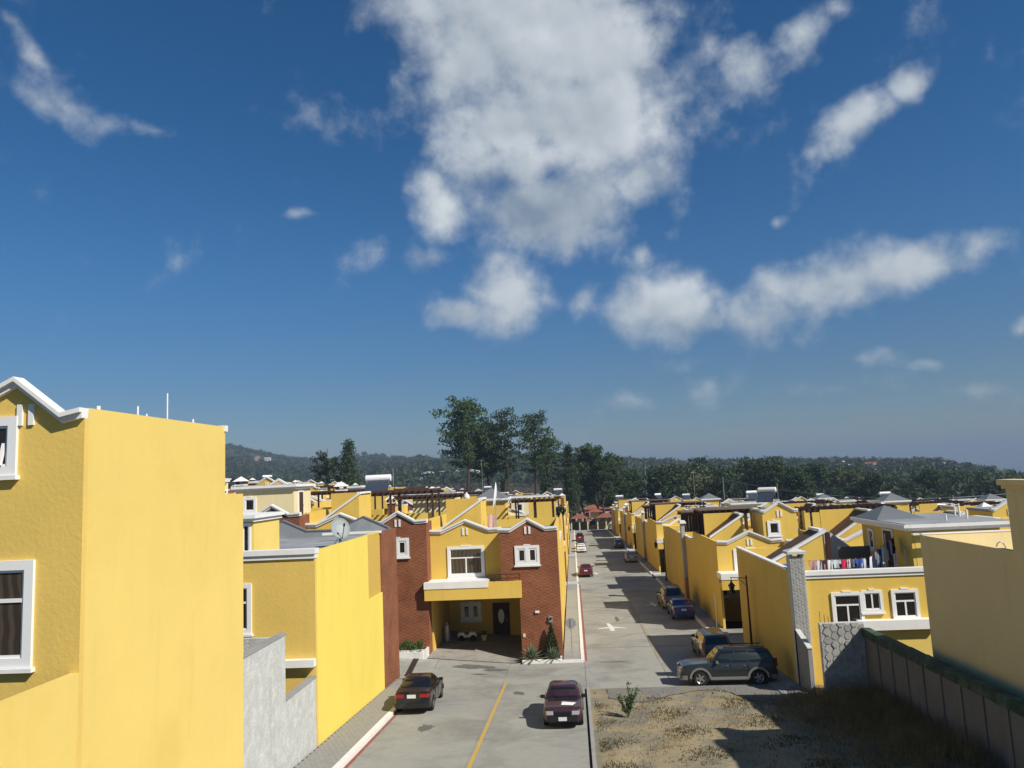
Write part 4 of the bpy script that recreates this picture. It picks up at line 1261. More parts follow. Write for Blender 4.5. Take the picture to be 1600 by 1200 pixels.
# patio walls that close the blocks along the street
def patio(x0, x1, y0, y1, z, m_, lab):
    t = thing('patio_wall', lab, 'wall', (x0, y0, 0), 0, 'patio walls between the back to back houses')
    MB().box(0, .004, G(y1) - 1.5, x1 - x0, y1 - y0 - .004, z).build('wall_face', m_, t)
    MB().box(-.03, .005, z, x1 - x0 + .03, y1 - y0 - .005, z + .09).build('coping', white, t)
for k, y0 in enumerate(rowsL):
    zt = 6.2 + G(y0) + (0 if k else -.1)
    patio(-1.35, -1.17, y0 + DEP, y0 + 34 - DEP, zt, yellow, f'{ROWN[k]} yellow patio wall on the left side of the street')
for k, y0 in enumerate(rowsR):
    patio(10.2, 10.38, y0 + DEP, y0 + 33.6 - DEP, 5.3 + G(y0), yellow, f'{ROWN[k]} yellow patio wall on the right side of the street')
    t = thing('stone_chimney', f'{ROWN[k]} slim grey chimney with white cap against the right street wall', 'chimney', (9.93, y0 + 16.9, 0), 0, 'slim chimneys on the street walls')
    MB().box(-.05, -.4, G(y0) + 1.6, .262, .4, 6.45 + G(y0)).build('shaft', mat('pale chimney render %d' % k, (.40, .39, .35), .9, .2, .08, 2) if k == 0 else MATS['pale chimney render 0'], t)
    MB().box(-.18, -.55, 6.45 + G(y0), .40, .55, 6.58 + G(y0)).build('cap', white, t)
    MB().box(-.12, -.48, 6.581 + G(y0), .34, .48, 6.70 + G(y0)).build('cap_top', white, t)
    MB().box(-.02, -.36, G(y0) - 1, .262, .36, G(y0) + 1.599).build('base', taupe, t)
# ================================================================ things on the roofs
GP, GS, GC, GW, GA = 'brown timber pergolas on the roof terraces', 'solar heaters on the roofs', 'brick chimneys on the roofs', 'white water tanks on the roofs', 'aerials on the roofs'
pp = {}
q = random.Random(21)
def where(h):
    x, y, z, H, rz, sd, k, i, kit = h
    return f'{ORD[i]} house from street, {ROWN[k]} {"left" if sd == "L" else "right"} {"front" if rz == 0 else "back"} row'
def loc_on(h, lx, ly, dz=0.0):
    x, y, z, H, rz = h[:5]
    zr = H['zv'] - .69
    s = 1 if rz == 0 else -1
    return (x + s * lx, y + s * ly, z + zr + dz)
n_p = 0
for h in HOUSES:
    x, y, z, H, rz, sd, k, i, kit = h
    zr = H['zv'] - .69
    key = round(zr, 2)
    if kit == 'x': wh = f'{ORD[i]} house right of the laundry terrace'
    else: wh = where(h)
    # pergola over the rear terrace
    if (q.random() < (.8 if sd == 'L' else .5) or (sd == 'R' and i == 0)) and not (sd == 'L' and k == 0 and i == 0 and rz == 0):
        wv_ = 'wide' if kit in ('shed', 'cream', 'x') else 'short'
        dims = (6.6, 3.0) if wv_ == 'wide' else (3.6, 3.0)
        lx = .7 if rz == 0 else .8
        if wv_ == 'short' and kit == 'pyramid': lx = .6
        if wv_ == 'short' and kit in ('room', 'double'): lx = .4
        ly = 8.4 if kit != 'cream' else 8.6
        p = loc_on(h, lx, ly)
        if rz != 0: p = (p[0] - dims[0], p[1] - dims[1], p[2])
        lab = f'{"wide" if wv_ == "wide" else "short"} brown timber pergola on the {wh}'
        if sd == 'R' and i == 0: wv_ += ' covered'; lab = lab.replace('wide', 'covered').replace('short', 'covered')
        if wv_ not in pp: pp[wv_] = pergola_proto(lab, p, dims[0], dims[1], 2.35, GP, 'covered' in wv_)
        else: dup(pp[wv_], p, 0, lab, GP)
    # solar heater on the highest roof part
    if q.random() < .13:
        spot = {'shed': (5.8, 6.0, .0), 'room': (5.1, 4.6, 2.4), 'pyramid': (2.5, 6.2, 0), 'cream': (4.0, 5.2, 2.45), 'double': (6.2, 7.6, 2.3), 'x': (4.1, 6, 0)}[kit]
        p = loc_on(h, *spot); lab = f'solar heater with white tank on the {wh}'
        if 'heater' not in pp: pp['heater'] = heater_proto(lab, p, GS)
        else: dup(pp['heater'], p, q.choice((0, 0, .5, -.4)), lab, GS)
    if q.random() < .5:
        p = loc_on(h, 7.6, 11.4, .75); lab = f'brick chimney with white cap on the {wh}'
        if 'chim' not in pp: pp['chim'] = chimney_proto(lab, p, GC)
        else: dup(pp['chim'], p, 0, lab, GC)
    if q.random() < .14 and not (sd == 'L' and k == 0):
        p = loc_on(h, 7.2, 4.6, 0); lab = f'round white water tank on the {wh}'
        if 'tank' not in pp: pp['tank'] = tank_proto(lab, p, GW)
        else: dup(pp['tank'], p, q.random() * 6, lab, GW)
    if q.random() < .12:
        p = loc_on(h, 6.8, 10.2, 0); lab = f'thin television aerial on the {wh}'
        if 'ant' not in pp: pp['ant'] = antenna_proto(lab, p, GA)
        else: dup(pp['ant'], p, q.random() * 3, lab, GA)
# particular roof things one can point to
dup(pp['heater'], (-16.2, 62.6, 9.95), .05, 'large solar heater with dark collector on the cream rooftop room left of the big pines', GS, (1.15, 1.15, 1.15))
dup(pp['heater'], (14.9, 60.2, 8.2), -.5, 'solar heater with thick white tank above the gabled rooftop room right of the street', GS, (.72, .72, .72))
dup(pp['heater'], (24, 104, 6.6), .1, 'solar heater with white tank left of the twin gables far right of the street', GS, (.75, .75, .75))
t = thing('satellite_dish', 'white satellite dish seen edge on above the brick corner house', 'satellite dish', (-5.3, 53.6, 7.2), math.radians(95))
m = MB(); m.lathe([(0, 0), (.35, .03), (.62, .10), (.78, .18), (.60, .12), (.35, .05), (0, .03)], (0, 0, 0), 20, 'Y'); o = m.build('reflector', tankwhite, t, (0, 0, 2.6)); o.scale = (.7, 1, 1.25); o.rotation_euler = (.15, 0, 0)
MB().tube((0, .12, 0), (0, .12, 2.7), .04, 8).build('mast', galv, t)
m = MB(); m.tube((0, .1, 2.2), (0, -.5, 2.5), .015, 6); m.build('arm', iron, t)
t = thing('stone_urn', 'round capped stone chimney pot above the brick corner house', 'chimney', (-8.6, 62.0, 8.0))
MB().box(-.45, -.45, 0, .45, .45, 1.5).build('shaft', brick, t)
m = MB(); m.lathe([(0.62, 1.5), (.62, 1.62), (.4, 1.75), (.28, 1.95), (.34, 2.15), (.28, 2.4), (.1, 2.5), (.08, 2.65), (0, 2.66)], n=14); m.build('pot', white, t); t.scale = (.75, .75, .75)
for x, y, z, lab in ((-9.6, 82, 8.6, 'tall white aerial mast between the pergolas left of the pines'), (15, 95, 6.2, 'tall thin aerial mast beside the right street roofs')):
    antenna_proto(lab, (x, y, z), None, 4.5)
# laundry on the corner roof
g = 'washing hung on the roof terrace lines'
tl = thing('washing_line', 'thin washing lines strung across the roof terrace behind the lot', 'washing line', (10.5, 39.3, 0))
MB().tube((.95, .6, 5.05), (.95, .6, 6.75), .03, 6).build('line_post', galv, tl)
MB().tube((6.55, 4.5, 5.05), (6.55, 4.5, 7.0), .03, 6).build('line_post', galv, tl)
m = MB(); m.tube((.95, .6, 6.15), (4.4, 1.3, 6.08), .006, 4); m.tube((4.4, 1.3, 6.08), (6.55, 3.2, 6.95), .006, 4); m.build('line', black, tl)
def garment(kind, label, col, p, rz, w_, h):
    key = 'cloth %.2f %.2f %.2f' % col
    cm = MATS.get(key) or mat(key, col, .9, .1, .08, 6)
    t = thing('garment', label, 'laundry', p, rz, g)
    N, M = 9, 6
    outl = []
    m = MB(); ph = rnd.random() * 6
    def P(u, v, s):
        return (u * w_ - w_ / 2, s * .008 + .035 * math.sin(u * 9 + ph + v * 2) * (.3 + v), -v * h)
    for s in (-1, 1):
        for a in range(N):
            for b in range(M):
                u0, u1, v0, v1 = a / N, (a + 1) / N, b / M, (b + 1) / M
                if kind == 'shirt' and (u0 < .2 or u1 > .8) and v0 >= .42: continue
                if kind == 'trousers' and .42 < (u0 + u1) / 2 < .58 and v0 >= .3: continue
                k = [P(u0, v0, s), P(u1, v0, s), P(u1, v1, s), P(u0, v1, s)]
                m.poly(k if s > 0 else k[::-1])
    m.build('cloth', cm, t)
    for u in (.12, .88): MB().box(u * w_ - w_ / 2 - .012, -.02, -.04, u * w_ - w_ / 2 + .012, .02, .04).build('peg', plantpot, t)
LN = [('shirt', 'pink and grey striped shirt next to the stone chimney', (.45, .25, .25), .45, .55), ('towel', 'pale striped towel second from the stone chimney', (.55, .55, .58), .3, .6),
      ('trousers', 'dark purple trousers hanging left on the terrace line', (.06, .035, .06), .42, .6), ('towel', 'white cloth hung beside the dark purple trousers', (.7, .7, .68), .28, .5),
      ('shirt', 'pale blue grey shirt hanging left of the red shirt', (.50, .58, .60), .5, .42), ('shirt', 'bright red shirt on the terrace line', (.55, .03, .09), .5, .46),
      ('towel', 'white towel hanging right of the red shirt', (.75, .75, .74), .2, .45), ('shirt', 'dark and white shirt in the middle of the line', (.12, .14, .2), .34, .4),
      ('shirt', 'royal blue shirt on the terrace line', (.05, .09, .30), .42, .46), ('towel', 'pale lilac towel right of the royal blue shirt', (.60, .62, .72), .25, .55)]
xx = 1.2
for kd, lb, cl, w_, h in LN:
    u = (xx + w_ / 2 - .95) / 3.45
    garment(kd, lb, cl, (10.5 + xx + w_ / 2, 39.3 + .6 + .7 * u, 6.15 - .07 * u), math.atan2(.7, 3.45), w_, h)
    xx += w_ * .82
LN2 = [('towel', 'white pointed cloth where the line turns upward', (.72, .72, .76), .3, .7), ('trousers', 'navy trousers lowest on the rising line', (.02, .03, .06), .45, .85), ('shirt', 'grey patterned shirt between two dark trousers', (.16, .18, .22), .42, .75),
       ('trousers', 'long dark navy trousers in the middle of the rising line', (.02, .035, .07), .45, 1.0), ('shirt', 'light blue shirt above the terrace edge', (.40, .55, .70), .42, .85), ('towel', 'tan towel on the rising line', (.50, .38, .2), .24, .9),
       ('towel', 'grey towel near the top of the rising line', (.33, .34, .4), .26, .85), ('shirt', 'navy shirt near the top of the rising line', (.03, .04, .12), .36, .8), ('towel', 'pale lilac shirt cloth near the line end', (.42, .40, .48), .28, .75), ('trousers', 'black trousers at the top end of the rising line', (.012, .012, .014), .42, .8)]
L2 = math.hypot(2.15, 1.9); d = .12
for kd, lb, cl, w_, h in LN2:
    u = (d + w_ / 2) / (L2 + .55)
    garment(kd, lb, cl, (10.5 + 4.4 + 2.15 * u, 39.3 + 1.3 + 1.9 * u, 6.08 + .87 * u), math.atan2(1.9, 2.15), w_, h)
    d += w_ * .86
garment('towel', 'pink and white cloth hanging on the brick corner house roof', (.62, .42, .40), (-5.55, 51.6, 8.6), .1, .5, 1.3)
# ================================================================ vehicles
tyre_m = mat('tyre rubber', (.018, .018, .018), .9, .2)
rim_m = mat('alloy rim', (.42, .42, .42), .3, .5, metal=.8)
lamp_clear = mat('clear headlamp', (.36, .37, .37), .12, .6, .1, 20)
lamp_red = mat('red tail lamp', (.28, .012, .012), .2, .5)
lamp_amber = mat('amber lamp', (.45, .14, .02), .25, .5)
plate_m = mat('number plate', (.60, .62, .64), .5, .3)
def interp(pts, x):
    if x <= pts[0][0]: return pts[0][1]
    for (a, p), (b, q_) in zip(pts[:-1], pts[1:]):
        if x <= b:
            t_ = (x - a) / (b - a); return p + (q_ - p) * t_
    return pts[-1][1]
def paint(name, col, metal=.35, rough=.32, coat=.6):
    return MATS.get(name) or mat(name, col, rough, .5, .03, 3, metal=metal, coat=coat)
def car(label, loc, rz, L, Wd, body, top, belt, cab, roofz, wheels, wr, group='parked cars', cat='car', name='parked_car', flare=None, trim=None, bumper=None, pillars=(.5,), rack=False, red_h=None, lamp='box', plate_front=True, sheet=False):
    """x is forward. top: outline of bonnet/boot; cab: (windscreen foot, roof front, roof rear, rear foot)"""
    t = thing(name, label, cat, loc, rz, group)
    hw = Wd / 2
    Ra = wr + .07
    xs_ = sorted(set([-L / 2 + L * i / 36 for i in range(37)] + [xw + Ra * math.cos(PI * j / 8) for xw in wheels for j in range(9)]))
    bt = lambda x: .25 + .10 * max(0, (abs(x) - L * .40) / (L * .1))
    def zb(x):
        z = bt(x)
        for xw in wheels:
            d = abs(x - xw)
            if d < Ra: z = max(z, wr + math.sqrt(max(0, Ra * Ra - d * d)) * .98)
        return z
    def wx(x): return hw * (1 - .055 * abs(2 * x / L) ** 3 - .10 * max(0, (abs(2 * x / L) - .9) / .1) ** 2)
    TS = [(0, .955), (.2, .985), (.45, 1.0), (.7, .985), (.88, .955), (1.0, .90)]
    rings = []
    for x in xs_:
        z0 = zb(x); z1 = max(interp(top, x), z0 + .05); wv_ = wx(x)
        base = bt(x)
        side = []
        for tt, k in TS:
            z = base + (z1 - base) * tt
            side.append((wv_ * k, max(z, z0)))
        ring = [(x, -a, b) for a, b in side] + [(x, -wv_ * .55, z1 + .018), (x, 0, z1 + .028), (x, wv_ * .55, z1 + .018)] + [(x, a, b) for a, b in side[::-1]]
        rings.append(ring)
    m = MB(); n = len(rings[0])
    for r_ in rings: m.v += r_
    for i in range(len(rings) - 1):
        for j in range(n - 1):
            a = i * n + j
            m.f.append((a, a + n, a + n + 1, a + 1)); m.m.append(0)
        a = i * n
        m.f.append((a, a + n - 1, a + 2 * n - 1, a + n)); m.m.append(1)
    m.f.append(tuple(range(n))); m.m.append(0)
    m.f.append(tuple(range((len(rings) - 1) * n, len(rings) * n))[::-1]); m.m.append(0)
    me_ = m.mesh('car_body', [body, black], True)
    me_.set_sharp_from_angle(angle=math.radians(38))
    ob = bpy.data.objects.new('body', me_); add(ob, t)
    # cabin
    c0, c1, c2, c3 = cab
    wb, wm, wr_ = hw * .915, hw * .86, hw * .70
    zb_ = belt - .02
    lv = [(c0, c3, wb, zb_), (c0 + (c1 - c0) * .5, c3 + (c2 - c3) * .5, (wb + wr_) / 2 + .015, (zb_ + roofz) / 2), (c1, c2, wr_, roofz - .05), (c1 - .10, c2 + .10, wr_ - .09, roofz)]
    m = MB(); N = 10
    for xa, xb, ww, z in lv:
        for (x, y) in [(xa, -ww * .93), (xa + (xb - xa) * .08, -ww), (xa + (xb - xa) * .5, -ww * 1.01), (xa + (xb - xa) * .92, -ww), (xb, -ww * .92), (xb, ww * .92), (xa + (xb - xa) * .92, ww), (xa + (xb - xa) * .5, ww * 1.01), (xa + (xb - xa) * .08, ww), (xa, ww * .93)]:
            m.v.append((x, y, z))
    for l in range(3):
        for j in range(N):
            k = (j + 1) % N; m.f.append((l * N + j, l * N + k, (l + 1) * N + k, (l + 1) * N + j)[::-1]); m.m.append(0)
    m.f.append(tuple(3 * N + j for j in range(N))[::-1]); m.m.append(0)
    me_ = m.mesh('car_cabin', [body], True); me_.set_sharp_from_angle(angle=math.radians(40))
    add(bpy.data.objects.new('cabin', me_), t)
    Zl, Zh = belt + .03, roofz - .09
    f_ = lambda z: (z - zb_) / (roofz - .05 - zb_)
    xf = lambda z: c0 + (c1 - c0) * f_(z); xr = lambda z: c3 + (c2 - c3) * f_(z); wz = lambda z: wb + (wr_ - wb) * f_(z) + .022 * (1 - abs(2 * f_(z) - 1))
    def glass(nm, quad, nrm):
        g_ = MB(); nv = Vector(nrm).normalized() * .012
        g_.extr([tuple(Vector(p) + nv) for p in quad], tuple(-nv * 1.6)); g_.build(nm, carglass, t)
    nf = Vector((roofz - zb_, 0, c0 - c1)); nb = Vector((-(roofz - zb_), 0, c2 - c3))
    glass('windscreen', [(xf(Zl), -wz(Zl) * .86, Zl), (xf(Zl), wz(Zl) * .86, Zl), (xf(Zh), wz(Zh) * .84, Zh), (xf(Zh), -wz(Zh) * .84, Zh)], nf)
    rz0 = Zl + (red_h or 0)
    glass('rear_window', [(xr(rz0), -wz(rz0) * .84, rz0), (xr(rz0), wz(rz0) * .84, rz0), (xr(Zh), wz(Zh) * .82, Zh), (xr(Zh), -wz(Zh) * .82, Zh)], nb)
    cuts = [0] + list(pillars) + [1]
    for s in (-1, 1):
        for a, b in zip(cuts[:-1], cuts[1:]):
            Q = []
            for z, e in ((Zl, 0), (Zh, 1)):
                xa, xb = xf(z) - .10, xr(z) + .10
                Q.append(((xa + (xb - xa) * a - (.03 if a else 0)), (xa + (xb - xa) * b + (.03 if b < 1 else 0)), z))
            ysl = lambda z, u: s * (wz(z) * (1.0 + .0 * u) + .0)
            q4 = [(Q[0][0], ysl(Q[0][2], 0), Q[0][2]), (Q[0][1], ysl(Q[0][2], 0), Q[0][2]), (Q[1][1], ysl(Q[1][2], 0), Q[1][2]), (Q[1][0], ysl(Q[1][2], 0), Q[1][2])]
            glass('side_window', q4, (0, s * (roofz - zb_), wb - wr_))
        # mirror, door handles and shut lines
        q_ = MB(); q_.box(c0 - .42, s * (hw * .93), belt + .0, c0 - .28, s * (hw * .93 + .20), belt + .13); q_.build('mirror', trim or black, t, bevel=.02)
        q_ = MB()
        for a in pillars[:1] + (() if len(pillars) < 2 else pillars[1:2]):
            xa = (c0 - .1) + ((c3 + .1) - (c0 - .1)) * a
            q_.box(xa + .10, s * hw * .985 - .012, belt - .13, xa + .24, s * hw * .985 + .02, belt - .10)
            q_.box(xa - .008, s * hw * .99 - .01, .36, xa + .008, s * hw * .99 + .006, belt - .03, 1)
        q_.build('door_handle', [trim or black, black], t)
        if trim:
            q_ = MB(); q_.box(wheels[1] + Ra + .05, s * hw * .995 - .01, .30, wheels[0] - Ra - .05, s * hw * .995 + .012, .44); q_.build('sill_trim', trim, t)
    # wheels
    for xw in wheels:
        for s in (-1, 1):
            y = s * (hw - .11)
            m = MB(); pr = [(wr * .62, -.10), (wr * .93, -.10), (wr, -.06), (wr, .06), (wr * .93, .10), (wr * .62, .10)]
            m.lathe(pr, (0, 0, 0), 24, 'Y')
            wo = m.build('wheel', tyre_m, t, (xw, y, wr), smooth=False)
            m = MB(); ro = wr * .64
            m.lathe([(ro, .085), (ro * .9, .07), (ro * .86, .02)], (0, 0, 0), 20, 'Y')
            m.lathe([(ro * .87, .015), (0, .015)], (0, 0, 0), 20, 'Y', 1)
            for k in range(5):
                a = 2 * PI * k / 5
                ca, sa = math.cos(a), math.sin(a); px, pz = -sa, ca
                P = [(ca * .03 + px * .055, pz * .055 + sa * .03), (ca * ro * .9 + px * .04, sa * ro * .9 + pz * .04), (ca * ro * .9 - px * .04, sa * ro * .9 - pz * .04), (ca * .03 - px * .055, sa * .03 - pz * .055)]
                m.extr([(u, .04, v) for u, v in P], (0, .035, 0))
            m.lathe([(.07, .08), (0, .085)], (0, 0, 0), 10, 'Y')
            m.build('rim', [rim_m, black], wo, rz=0 if s > 0 else PI)
            if flare:
                fl = MB()
                for k in range(12):
                    a0, a1 = PI * k / 12, PI * (k + 1) / 12
                    R0, R1 = Ra - .005, Ra + .10
                    P = [(xw + R0 * math.cos(a0), R0 * math.sin(a0)), (xw + R1 * math.cos(a0), R1 * math.sin(a0)), (xw + R1 * math.cos(a1), R1 * math.sin(a1)), (xw + R0 * math.cos(a1), R0 * math.sin(a1))]
                    fl.extr([(u, s * hw * .965, wr + v * .96) for u, v in P], (0, s * .05, 0))
                fl.build('wheel_arch', flare, t)
    # bumpers, lights, grille, plates
    zf, zr_ = interp(top, L / 2 - .1), interp(top, -L / 2 + .1)
    for e in (1, -1):
        m = MB(); q0 = .30
        pts_ = [(L / 2 - .10, -hw * .94), (L / 2 + .03, -hw * .70), (L / 2 + .06, 0), (L / 2 + .03, hw * .70), (L / 2 - .10, hw * .94), (L / 2 - .35, hw * .995), (L / 2 - .35, -hw * .995)]
        pts_ = [(e * u, v) for u, v in pts_]
        m.extr([(u, v, q0) for u, v in pts_], (0, 0, .24)); m.build('bumper', bumper or body, t, bevel=.025)
    zl = zf - .20
    for s in (-1, 1):
        m = MB(); m.extr([(L / 2 - .20, s * hw * .90, zl), (L / 2 + .0, s * hw * .80, zl), (L / 2 + .012, s * hw * .45, zl), (L / 2 - .2, s * hw * .45, zl)], (0, 0, .15)); m.build('headlight', lamp_clear, t, bevel=.015)
        m = MB(); m.extr([(L / 2 - .24, s * hw * .915, zl + .02), (L / 2 - .03, s * hw * .845, zl + .02), (L / 2 - .03, s * hw * .805, zl + .02), (L / 2 - .24, s * hw * .80, zl + .02)], (0, 0, .12)); m.build('indicator', lamp_amber, t)
        zq = zr_ - .24
        if lamp == 'tall':
            m = MB(); m.extr([(-L / 2 - .01, s * hw * .82, belt - .22), (-L / 2 + .14, s * hw * .955, belt - .22), (-L / 2 + .14, s * hw * .82, belt - .22)], (0, 0, .42)); m.build('tail_light', lamp_red, t)
        else:
            m = MB(); m.extr([(-L / 2 + .14, s * hw * .93, zq), (-L / 2 - .012, s * hw * .84, zq), (-L / 2 - .016, s * hw * .42, zq), (-L / 2 + .1, s * hw * .42, zq)], (0, 0, .15)); m.build('tail_light', lamp_red, t, bevel=.012)
    m = MB(); m.box(L / 2 - .06, -hw * .42, zl + .0, L / 2 + .012, hw * .42, zl + .13)
    for k in range(3): m.box(L / 2 + .012, -hw * .4, zl + .015 + .04 * k, L / 2 + .024, hw * .4, zl + .03 + .04 * k, 1)
    m.build('grille', [black, rim_m if flare else black], t)
    if plate_front: MB().box(L / 2 + .05, -.17, .36, L / 2 + .078, .17, .50).build('number_plate', plate_m, t)
    MB().box(-L / 2 - .035, -.20, zr_ - .25, -L / 2 - .01, .20, zr_ - .10).build('number_plate', plate_m, t)
    m = MB(); m.extr([(c0 + .06, -hw * .75, belt + .012), (c0 + .02, hw * .75, belt + .012), (c0 + .09, hw * .75, belt + .014), (c0 + .13, -hw * .75, belt + .014)], (0, 0, .02))
    m.tube((c0 + .08, -.1, belt + .03), (c0 - .28, -.45, belt + .26), .012, 4); m.tube((c0 + .08, .5, belt + .03), (c0 - .28, .1, belt + .26), .012, 4)
    m.build('wipers', black, t)
    if rack:
        m = MB()
        for s in (-1, 1): m.tube((c1 - .2, s * wr_ * .86, roofz + .06), (c2 + .15, s * wr_ * .86, roofz + .06), .022, 6)
        for x in (c1 - .7, c2 + .8): m.tube((x, -wr_ * .86, roofz + .06), (x, wr_ * .86, roofz + .06), .018, 6)
        for s in (-1, 1):
            for x in (c1 - .3, c2 + .3): m.tube((x, s * wr_ * .86, roofz - .01), (x, s * wr_ * .86, roofz + .06), .02, 6)
        m.build('roof_rack', black, t)
    if sheet:
        m = MB(); m.extr([(L / 2 - .75, -.02, interp(top, L / 2 - .75) + .045), (L / 2 - .35, -.05, interp(top, L / 2 - .35) + .05), (L / 2 - .30, .42, interp(top, L / 2 - .3) + .045), (L / 2 - .62, .55, interp(top, L / 2 - .62) + .04)], (0, 0, .012)); m.build('bonnet_patch', white, t)
    return t
def on_road(x, y, yaw_deg, pitch=True):
    return (x, y, G(y) + .008)
def tilt(t, slope):
    """follow the slope of the street; heading along +Y is rotation z = 90 deg"""
    t.rotation_mode = 'XYZ'
    rz = t.rotation_euler.z
    f = Vector((math.cos(rz), math.sin(rz), slope * math.sin(rz))).normalized()
    up = Vector((0, slope * -1.0, 1)).normalized()
    l_ = up.cross(f).normalized(); u_ = f.cross(l_)
    t.rotation_euler = Matrix(((f.x, l_.x, u_.x), (f.y, l_.y, u_.y), (f.z, l_.z, u_.z))).to_euler()
SED = dict(L=4.5, Wd=1.72, top=[(-2.25, .62), (-2.2, .98), (-1.45, 1.03), (-1.2, .97), (.75, .95), (1.0, .94), (1.9, .80), (2.2, .70), (2.25, .55)], belt=.95, cab=(1.05, .30, -.85, -1.55), roofz=1.40, wheels=(1.36, -1.32), wr=.31, pillars=(.36, .70))
OLD = dict(L=4.3, Wd=1.66, top=[(-2.15, .60), (-2.1, .95), (-1.3, .99), (-1.1, .95), (.7, .93), (.95, .92), (1.9, .82), (2.1, .74), (2.15, .55)], belt=.93, cab=(.98, .30, -.80, -1.45), roofz=1.38, wheels=(1.28, -1.2), wr=.29, pillars=(.38, .72))
SUV = dict(L=4.8, Wd=1.80, top=[(-2.4, .65), (-2.38, 1.08), (.6, 1.08), (.9, 1.09), (1.9, 1.03), (2.34, .93), (2.4, .6)], belt=1.07, cab=(.92, .36, -2.02, -2.33), roofz=1.72, wheels=(1.42, -1.42), wr=.37, pillars=(.30, .58), cat='car', rack=True, red_h=.05)
HAT = dict(L=3.9, Wd=1.66, top=[(-1.95, .6), (-1.93, .98), (.7, .96), (1.0, .95), (1.75, .82), (1.92, .72), (1.95, .55)], belt=.95, cab=(1.05, .3, -1.55, -1.90), roofz=1.45, wheels=(1.22, -1.2), wr=.29, pillars=(.42, .78))
pb = paint('black car paint', (.010, .010, .011)); pm = paint('maroon car paint', (.062, .025, .03)); pg = paint('grey green car paint', (.036, .043, .040), .5)
psil = paint('silver trim paint', (.30, .295, .28), .6, .4); pbl = paint('blue car paint', (.012, .05, .22)); pbe = paint('beige car paint', (.21, .18, .125), .4)
pred = paint('red car paint', (.16, .018, .02)); pw = paint('white car paint', (.72, .72, .70), 0); pgr = paint('dark grey car paint', (.03, .032, .036), .5); pgo = paint('tan car paint', (.11, .09, .06), .4)
N, Sd, We = PI / 2, -PI / 2, PI
c = car('black saloon seen from behind beside the left kerb', on_road(-7.82, 37.5, 0), N + .02, body=pb, **SED); tilt(c, -.068)
c = car('maroon saloon facing the camera beside the lot, white patch on its bonnet', on_road(-.85, 34.3, 0), Sd - .015, body=pm, bumper=black, sheet=True, **OLD); tilt(c, -.068)
c = car('grey green four wheel drive with silver wheel arches parked by the corner house', on_road(7.35, 40.7, 0), We, body=pg, flare=psil, trim=psil, bumper=psil, lamp='tall', **SUV)
c.rotation_euler = (math.radians(3.2), 0, We - .03)
c = car('dark tan car half in shade behind the grey green four wheel drive', on_road(7.8, 47.6, 0), N, body=pgo, lamp='tall', **dict(SUV, L=4.4, roofz=1.62, rack=False, top=[(-2.2, .65), (-2.18, 1.05), (.8, 1.05), (1.15, 1.04), (1.95, .96), (2.16, .88), (2.2, .6)], cab=(.95, .4, -1.85, -2.13), wheels=(1.32, -1.32)))
c = car('blue saloon seen from behind, parked just behind a beige four wheel drive', on_road(8.1, 62.9, 0), N, body=pbl, **SED); tilt(c, -.025)
c = car('beige four wheel drive ahead of the blue saloon', on_road(8.0, 68.3, 0), N + .02, body=pbe, lamp='tall', **dict(SUV, roofz=1.80)); tilt(c, -.025)
c = car('silver saloon in shade halfway down the right side of the street', on_road(7.95, 112.4, 0), N, body=psil, **SED); tilt(c, -.025)
c = car('dark grey saloon far down the right side of the street', on_road(8.0, 141.5, 0), N, body=pgr, **SED); tilt(c, -.025)
c = car('dark red saloon seen from behind, nearest on the left side of the main street', on_road(1.15, 95.8, 0), N, body=paint('dark red car paint', (.10, .018, .022)), **SED); tilt(c, -.025)
c = car('white hatchback on the left side of the main street', on_road(1.1, 134.2, 0), Sd, body=pw, **HAT); tilt(c, -.025)
c = car('dark saloon just beyond the white hatchback', on_road(1.1, 141.8, 0), N, body=pgr, **SED); tilt(c, -.025)
c = car('bright red four wheel drive far down the left side of the street', on_road(1.15, 165.5, 0), N, body=pred, lamp='tall', **SUV); tilt(c, -.025)
c = car('silver estate car at the gatehouse barrier', on_road(10.3, 214, 0), N, body=psil, **HAT); tilt(c, -.025)

# ---- child's ride-on jeep in the open garage
gz = lambda x, y: RZ(x, 48.2) + .02 + .012 * (y - 47.4) + .012
t = thing('toy_jeep', 'white toy jeep with black wheels inside the open garage', 'toy car', (-7.6, 52.6, gz(-7.6, 52.6)), .05)
m = MB(); pr = [(-.62, .22), (-.62, .52), (-.2, .54), (-.16, .36), (.1, .36), (.14, .56), (.6, .50), (.64, .25)]
m.extr([(x, -.3, z) for x, z in pr], (0, .6, 0)); m.build('body', pw, t, bevel=.02)
for x in (-.4, .4):
    for s in (-1, 1):
        m = MB(); m.lathe([(0, -.06), (.17, -.06), (.19, -.03), (.19, .03), (.17, .06), (0, .06)], (0, 0, 0), 16, 'Y'); m.build('wheel', tyre_m, t, (x, s * .33, .19))
m = MB(); m.tube((.12, -.26, .55), (.04, -.26, .8), .015, 6); m.tube((.12, .26, .55), (.04, .26, .8), .015, 6); m.tube((.04, -.26, .8), (.04, .26, .8), .015, 6); m.build('windscreen_frame', black, t)
t = thing('gas_cylinder', 'tall pale cylinder standing at the left wall of the garage', 'cylinder', (-8.9, 52.0, gz(-8.9, 52.0)))
m = MB(); m.lathe([(.18, 0), (.2, .03), (.2, .9), (.16, 1.05), (.06, 1.1), (.06, 1.2), (0, 1.2)], n=14); m.build('cylinder_body', galv, t)
t = thing('plant_pot', 'small pale pot on the garage floor right of the toy jeep', 'plant pot', (-6.5, 52.9, gz(-6.5, 52.9)))
m = MB(); m.lathe([(0, 0), (.15, 0), (.22, .35), (.19, .35), (.17, .3), (0, .3)], n=12); m.build('pot', cream, t)
m = MB()
